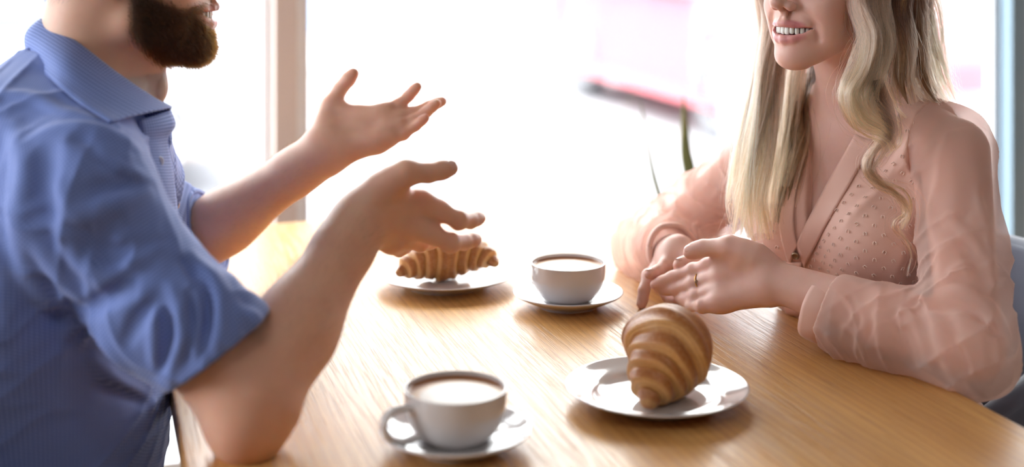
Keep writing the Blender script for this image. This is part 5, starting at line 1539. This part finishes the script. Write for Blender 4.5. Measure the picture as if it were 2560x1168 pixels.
sR.disp(cloth_ridges(0.0045, 33, 0.034))
slR = SDF(); slR.group(sR); slR.group(arm_cover(w_sR, w_eR, w_wR), 0.006); table_clip(slR)
cutR = SDF(); cutR.cone(cR1 + cRn * 0.02, cR1 + cRn * 0.3, 0.08, 0.08); cutR.plane(cR1 + cRn * 0.004, -cRn); slR.group(cutR, 0, 's')
slR.group(arm_cut(w_sR), 0.002, 's')
P_ = np.array([w_sR, w_eR, cR1])
V, F = surf(slR, P_.min(0) - 0.09, P_.max(0) + 0.09, 0.003)
link('sleeve', mesh_np('sleeve', V, F), M['chiffon'], blouse)
cuff_band('cuff', cL0, cLn, 0.0355, 0.029, M['peach'], blouse, 1.0, 0.0008, 4)
cuff_band('cuff', cR1 + cRn * 0.022, cRn, 0.0335, 0.026, M['peach'], blouse, 1.0, 0.0006, 5)
# gathers where the near sleeve meets its cuff
gp = []
e1 = unit(np.cross(cLn, V3(0, 1, 0.1))); e2 = np.cross(cLn, e1)
for i in range(26):
    a = i / 26 * 2 * math.pi + rng.normal(0, 0.05); rad_ = math.cos(a) * e1 + math.sin(a) * e2
    L_ = rng.uniform(0.012, 0.024)
    gp.append(sweep(smooth_profile([cL1 + cLn * 0.003 + rad_ * 0.0335, cL1 - cLn * L_ * 0.4 + rad_ * 0.0375, cL1 - cLn * L_ + rad_ * 0.0405], 4), np.r_[np.full(4, 0.0016), np.linspace(0.0016, 0.0004, 5)], 6))
Vg, Fg_ = merge_vf(gp); 
g_ = obj_vf('gathers', Vg, Fg_, M['chiffon'], blouse); g_['kind'] = 'stuff'
# skirt and legs below the table
sk = SDF()
for s in (1, -1):
    hip = wt(-0.04, 0.08 * s, 0.51); kn = wt(0.30, 0.075 * s, 0.50); an = wt(0.27, 0.07 * s, 0.09)
    sk.cone(hip, kn, 0.080, 0.058, 0.03); sk.cone(kn, an, 0.055, 0.042, 0.02)
sk.ell(wt(-0.05, 0, 0.55), (0.122, 0.172, 0.115), WR3, 0.04)
link('trousers', sdf_mesh('trousers', sk, V3(0.0, 1.40, 0.03), V3(0.80, 2.15, 0.70), 0.009), M['denim'], woman)
for s in (1, -1):
    a, b = wt(0.25, 0.07 * s, 0.042), wt(0.42, 0.08 * s, 0.033)
    b2 = SDF(); b2.cone(a, b, 0.038, 0.031, 0.02); b2.cone(wt(0.265, 0.07 * s, 0.06), wt(0.265, 0.07 * s, 0.10), 0.044, 0.045, 0.02)
    link('shoe', sdf_mesh('shoe', b2, (a + b) / 2 - V3(0.18, 0.18, 0.05), (a + b) / 2 + V3(0.18, 0.18, 0.12), 0.006), M['steel'], woman)

# ---- hair: a cap and long locks of strands
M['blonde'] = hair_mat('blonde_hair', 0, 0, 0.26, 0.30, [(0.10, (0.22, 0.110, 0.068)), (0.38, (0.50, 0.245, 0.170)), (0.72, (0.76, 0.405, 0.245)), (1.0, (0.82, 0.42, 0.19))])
M['shaded_blonde'] = hair_mat('shaded_blonde_hair', 0, 0, 0.28, 0.35, [(0.10, (0.035, 0.017, 0.013)), (0.6, (0.075, 0.038, 0.027)), (1.0, (0.28, 0.155, 0.085))])  # darker copy of the blonde: paints shade into hair behind and by the neck
M['blondecap'] = speckle('dark_blonde_scalp', (0.20, 0.115, 0.06), (0.30, 0.185, 0.10), 160, 0.6)
root = lambda x, y, z: wF(x, y, z)
guides = []       # (points, start radius m, end radius m, strands, wave amplitude, wave turns)
def G_(pts, r0, r1, n, wa=0.004, wt_=2.0, dark=False): guides.append((smooth_profile(pts, 8), r0, r1, int(n * 1.9), wa, wt_, dark))
# her left (near) side: the front wave beside the cheek, ending in loose ringlets
G_([root(0.035, 0.055, 0.125), root(0.035, 0.083, 0.06), P(2150, 0, 1.672), P(2172, 90, 1.655), P(2150, 170, 1.652), P(2122, 235, 1.650), P(2150, 300, 1.648), P(2205, 335, 1.645), P(2222, 375, 1.645)], 0.020, 0.010, 700, 0.004, 2)
G_([root(0.020, 0.060, 0.125), root(0.018, 0.088, 0.06), P(2195, 10, 1.680), P(2205, 110, 1.668), P(2180, 190, 1.660), P(2165, 255, 1.656), P(2205, 305, 1.652), P(2232, 330, 1.650), P(2200, 380, 1.648)], 0.020, 0.010, 700, 0.004, 2)
G_([P(2190, 200, 1.66), P(2215, 280, 1.653), P(2225, 335, 1.648), P(2190, 380, 1.645), P(2172, 420, 1.643), P(2200, 455, 1.640), P(2248, 485, 1.638), P(2268, 525, 1.638), P(2262, 575, 1.640)], 0.012, 0.0035, 330, 0.002, 3)
G_([P(2225, 330, 1.65), P(2182, 385, 1.646), P(2190, 440, 1.642), P(2240, 490, 1.640), P(2266, 530, 1.638), P(2238, 562, 1.638), P(2262, 600, 1.638), P(2282, 640, 1.640), P(2268, 690, 1.642)], 0.004, 0.0012, 70, 0.002, 2)
# hair behind, mostly in the darker colour painted for shade, falling over the near shoulder and the back
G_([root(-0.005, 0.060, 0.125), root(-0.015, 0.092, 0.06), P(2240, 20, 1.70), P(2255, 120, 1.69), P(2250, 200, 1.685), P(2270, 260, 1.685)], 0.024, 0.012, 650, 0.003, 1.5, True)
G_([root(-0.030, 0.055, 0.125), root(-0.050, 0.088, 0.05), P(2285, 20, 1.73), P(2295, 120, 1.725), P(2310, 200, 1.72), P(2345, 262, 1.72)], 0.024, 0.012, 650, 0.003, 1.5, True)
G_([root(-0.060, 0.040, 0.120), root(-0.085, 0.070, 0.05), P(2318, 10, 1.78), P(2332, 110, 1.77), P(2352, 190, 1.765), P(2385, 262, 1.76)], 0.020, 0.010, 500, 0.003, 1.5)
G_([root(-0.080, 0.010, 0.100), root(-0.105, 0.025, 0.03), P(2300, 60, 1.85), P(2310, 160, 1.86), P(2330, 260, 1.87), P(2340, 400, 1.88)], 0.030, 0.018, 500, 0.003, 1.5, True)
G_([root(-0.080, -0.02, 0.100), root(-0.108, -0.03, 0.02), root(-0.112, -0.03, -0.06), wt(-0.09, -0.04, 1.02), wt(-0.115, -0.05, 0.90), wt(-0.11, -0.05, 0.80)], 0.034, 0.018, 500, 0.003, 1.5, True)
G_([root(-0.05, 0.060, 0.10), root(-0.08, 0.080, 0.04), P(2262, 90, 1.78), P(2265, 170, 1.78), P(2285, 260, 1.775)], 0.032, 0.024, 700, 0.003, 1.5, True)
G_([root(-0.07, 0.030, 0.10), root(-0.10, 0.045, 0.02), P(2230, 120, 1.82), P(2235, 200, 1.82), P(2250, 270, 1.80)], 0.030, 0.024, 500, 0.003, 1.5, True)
G_([root(-0.02, 0.086, 0.02), P(2195, 90, 1.715), P(2190, 190, 1.705), P(2210, 260, 1.70), P(2240, 310, 1.69)], 0.018, 0.012, 450, 0.003, 1.5)
# her right (far) side: long straight fall in front of the far shoulder
G_([root(0.035, -0.055, 0.125), root(0.045, -0.083, 0.05), P(1930, 40, 1.800), P(1915, 160, 1.800), P(1902, 280, 1.795), P(1880, 400, 1.785), P(1866, 500, 1.775), P(1852, 590, 1.770)], 0.018, 0.008, 700, 0.004, 1.3)
G_([root(0.020, -0.060, 0.125), root(0.025, -0.088, 0.05), P(1965, 60, 1.815), P(1945, 170, 1.812), P(1935, 290, 1.800), P(1920, 400, 1.785), P(1895, 500, 1.772), P(1905, 600, 1.765)], 0.020, 0.009, 700, 0.004, 1.3)
G_([root(0.000, -0.060, 0.125), root(0.000, -0.090, 0.05), P(2000, 90, 1.838), P(1985, 200, 1.832), P(1970, 300, 1.818), P(1950, 400, 1.798), P(1930, 490, 1.780), P(1922, 585, 1.768)], 0.022, 0.010, 600, 0.004, 1.3)
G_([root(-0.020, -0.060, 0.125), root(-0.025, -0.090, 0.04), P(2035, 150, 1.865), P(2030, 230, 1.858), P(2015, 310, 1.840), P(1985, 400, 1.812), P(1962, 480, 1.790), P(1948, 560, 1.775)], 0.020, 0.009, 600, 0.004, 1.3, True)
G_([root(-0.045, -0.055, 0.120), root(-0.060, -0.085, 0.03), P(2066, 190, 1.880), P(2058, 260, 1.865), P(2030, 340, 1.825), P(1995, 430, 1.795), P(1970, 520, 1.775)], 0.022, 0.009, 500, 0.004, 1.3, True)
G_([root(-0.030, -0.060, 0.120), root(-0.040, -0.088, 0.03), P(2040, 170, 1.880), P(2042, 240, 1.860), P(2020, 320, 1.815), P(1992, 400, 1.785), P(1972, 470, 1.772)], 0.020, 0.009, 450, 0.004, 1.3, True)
G_([root(0.030, -0.060, 0.115), root(0.040, -0.090, 0.03), P(1905, 80, 1.820), P(1890, 200, 1.822), P(1868, 320, 1.815), P(1845, 430, 1.805), P(1838, 520, 1.795), P(1870, 610, 1.785)], 0.014, 0.007, 450, 0.005, 1.3)
# crown
for y in np.linspace(-0.05, 0.05, 7):
    G_([root(0.075, y * 0.5, 0.105), root(0.03, y, 0.140), root(-0.03, y * 1.2, 0.138), root(-0.085, y * 1.2, 0.090), root(-0.105, y, 0.02)], 0.012, 0.018, 160, 0.002, 1)
rng = np.random.default_rng(21)
allp, allr = [], []
MP = 28
alld = []; allt = []
for pts, r0, r1, n_, wa, wtn, dk in guides:
    dd = np.r_[0, np.cumsum(np.linalg.norm(np.diff(pts, axis=0), axis=1))]; dd /= dd[-1]
    T0 = np.gradient(pts, axis=0); T0 /= np.linalg.norm(T0, axis=1, keepdims=True)
    ref = V3(0.63, -0.775, 0.05)
    N0 = ref - T0 * (T0 @ ref)[:, None]; N0 /= np.linalg.norm(N0, axis=1, keepdims=True); B0 = np.cross(T0, N0)
    nc_ = max(5, n_ // 40); cl = rng.integers(0, nc_, n_)
    end = np.clip(rng.normal(0.90, 0.10, nc_)[cl] + rng.normal(0, 0.05, n_), 0.50, 1.0)[:, None]
    s = np.linspace(0, 1, MP)[None] * end
    ev = lambda A: np.stack([np.interp(s, dd, A[:, i]) for i in range(3)], -1)
    C, Nn, Bb = ev(pts), ev(N0), ev(B0)
    ca = rng.uniform(0, 2 * math.pi, nc_); cr = np.sqrt(rng.uniform(0, 1, nc_))
    off_c = np.stack([cr * np.cos(ca), cr * np.sin(ca)], 1)[cl]
    oa = rng.uniform(0, 2 * math.pi, n_); orr = np.sqrt(rng.uniform(0, 1, n_)); off_s = np.stack([orr * np.cos(oa), orr * np.sin(oa)], 1)
    rad_ = np.interp(s, [0, 0.25, 0.75, 1], [r0 * 0.8, r0, (r0 + r1) / 2, r1 * 1.25])[..., None]
    cs = np.interp(s, [0, 0.3, 0.8, 1], [0.3, 0.68, 0.92, 0.97])[..., None]
    o2 = off_c[:, None] * cs + off_s[:, None] * (1 - cs)
    ph = rng.uniform(0, 6.28, nc_)[cl][:, None] + rng.normal(0, 0.25, (n_, 1))
    wv = wa * np.interp(s, [0, 0.3, 1], [0, 0.6, 1.3])
    o2 = o2 * rad_ * np.array([1.0, 0.75]) + np.stack([wv * np.sin(s * wtn * 6.28 + ph), wv * np.cos(s * wtn * 6.28 + ph * 1.3)], -1)
    fly = (rng.random(n_) < 0.12)[:, None, None] * rng.normal(0, 0.010, (n_, 1, 2)) * (s[..., None] ** 1.2) * (1 + np.sin(s * 9 + ph)[..., None] * 0.5)
    o2 = o2 + fly
    allp.append(C + Nn * o2[..., :1] + Bb * o2[..., 1:])
    allr.append(rng.uniform(0.00010, 0.00018, n_)); alld.append(np.full(n_, dk)); allt.append(np.clip(rng.normal(1.0, 0.26, nc_), 0.45, 1.6)[cl])
pts = np.concatenate(allp); rad_ = np.concatenate(allr)
# keep every strand outside the head, neck and shoulders
fl = pts.reshape(-1, 3).copy()
col_ = SDF(); col_.group(wS)
col_.group(bS)
d = col_.full(fl.astype(np.float32)); bad = d < 0.003
if bad.any():
    g = grad(col_, fl[bad]); fl[bad] += g * (0.003 - d[bad])[:, None]
pts = fl.reshape(pts.shape)
cap = SDF(); cap.ell(wF(-0.004, 0, 0.058), np.array([0.104, 0.084, 0.089]) * 0.95, wF.R, 0); cap.ell(wF(-0.055, 0, 0.0), np.array([0.058, 0.074, 0.085]) * 0.95, wF.R, 0.03)
cap.ell(wF(0.085, 0, 0.0), np.array([0.072, 0.070, 0.100]) * 0.95, wF.R, 0.012, 's')
hm = sdf_mesh('hair', cap, wF.o - V3(0.14, 0.14, 0.12), wF.o + V3(0.14, 0.14, 0.17), 0.004)
whair = link('hair', hm, M['blondecap'], woman)
dkm = np.concatenate(alld)
tn = np.concatenate(allt); strands('hair_strands', pts[~dkm], rad_[~dkm], M['blonde'], whair, 0.35, tn[~dkm]); strands('hair_strands', pts[dkm], rad_[dkm], M['shaded_blonde'], whair, 0.35, tn[dkm])
# thin core locks so that the bundles are not see-through
core = []
for pts_, r0, r1, n_, wa, wtn, dk in guides:
    if n_ < 500 or not dk: continue
    m_ = len(pts_); rr = np.interp(np.linspace(0, 1, m_), [0, 0.25, 0.75, 1], [r0 * 0.5, r0 * 0.55, (r0 + r1) * 0.22, 0.0006])
    q = pts_.copy(); d = col_.full(q.astype(np.float32)); b = d < rr + 0.001
    if b.any(): q[b] += grad(col_, q[b]) * (rr[b] + 0.001 - d[b])[:, None]
    core.append(sweep(q, np.stack([rr, rr * 0.7], 1), 10, flat=V3(0.63, -0.775, 0.05)))
for V, F in core: obj_vf('lock', V, F, M['blondecap'], whair)

# ------------------------------------------------------------------ her chair
M['upholstery'] = fabric('slate_blue_upholstery', (0.085, 0.10, 0.15), (0.12, 0.14, 0.20), 0.5)
cx = wt(-0.05, 0, 0)
chair = tag(empty('tub_chair', (cx[0], cx[1], 0)), 'slate blue upholstered chair the blonde woman sits on', 'chair')
def shell(name, a0, a1, R, th, z0, ztop, drop, mat, par):
    aa = np.linspace(a0, a1, 61); rows = []
    for a in aa:
        d = -wf * math.cos(a) + wlft * math.sin(a)
        zt = ztop - drop * (abs(a) / max(abs(a0), abs(a1))) ** 3
        sec = [(R, z0), (R, z0 + 0.5 * (zt - z0)), (R + 0.02, zt - 0.03), (R + 0.028, zt - 0.008), (R + 0.045, zt), (R + 0.062, zt - 0.008), (R + 0.07, zt - 0.03), (R + th, z0 + 0.5 * (zt - z0)), (R + th - 0.01, z0), (R, z0)]
        sec = smooth_profile(sec[:-1], 5); rows.append(d * sec[:, :1] + V3(0, 0, 1) * sec[:, 1:])
    G = np.stack(rows, 0); m, nv = G.shape[:2]
    i, j = np.meshgrid(np.arange(m - 1), np.arange(nv), indexing='ij'); q = i * nv + j; q2 = i * nv + (j + 1) % nv
    F = np.stack([q, q + nv, q2 + nv, q2], -1).reshape(-1, 4); Vv = G.reshape(-1, 3); k = len(Vv)
    Vv = np.vstack([Vv, G[0].mean(0), G[-1].mean(0)]); jj = np.arange(nv); e = (m - 1) * nv
    F = np.vstack([F, np.stack([jj, (jj + 1) % nv, np.full(nv, k), np.full(nv, k)], -1), np.stack([e + (jj + 1) % nv, e + jj, np.full(nv, k + 1), np.full(nv, k + 1)], -1)])
    return obj_vf(name, Vv, F, mat, par)
shell('backrest', -2.15, 2.15, 0.225, 0.075, 0.36, 0.815, 0.12, M['upholstery'], chair)
bm = bmesh.new(); bmesh.ops.create_cone(bm, cap_ends=True, segments=48, radius1=0.222, radius2=0.222, depth=0.09, matrix=Matrix.Translation((0, 0, 0.405)))
bmesh.ops.bevel(bm, geom=[e for e in bm.edges if len(e.link_faces) == 2 and e.calc_face_angle(0) > 1], offset=0.03, segments=5, affect='EDGES')
from_bm('seat', bm, M['upholstery'], chair)
for a in (0.8, 2.34, 3.94, 5.48):
    d = wf * math.cos(a) + wlft * math.sin(a)
    V, F = sweep(np.array([d * 0.17 + V3(0, 0, 0.38), d * 0.225 + V3(0, 0, 0.0)]), np.array([0.016, 0.010]), 14)
    obj_vf('leg', V, F, M['steel'], chair)

# his chair, of the same kind but lower
mc = mt(-0.07, 0, 0)
chair2 = copy_tree(chair, (mc[0], mc[1], 0), math.atan2(mf[1], mf[0]) - math.atan2(wf[1], wf[0])); chair2.scale = (1, 1, 0.87)
tag(chair2, 'slate blue upholstered chair the bearded man sits on', 'chair')
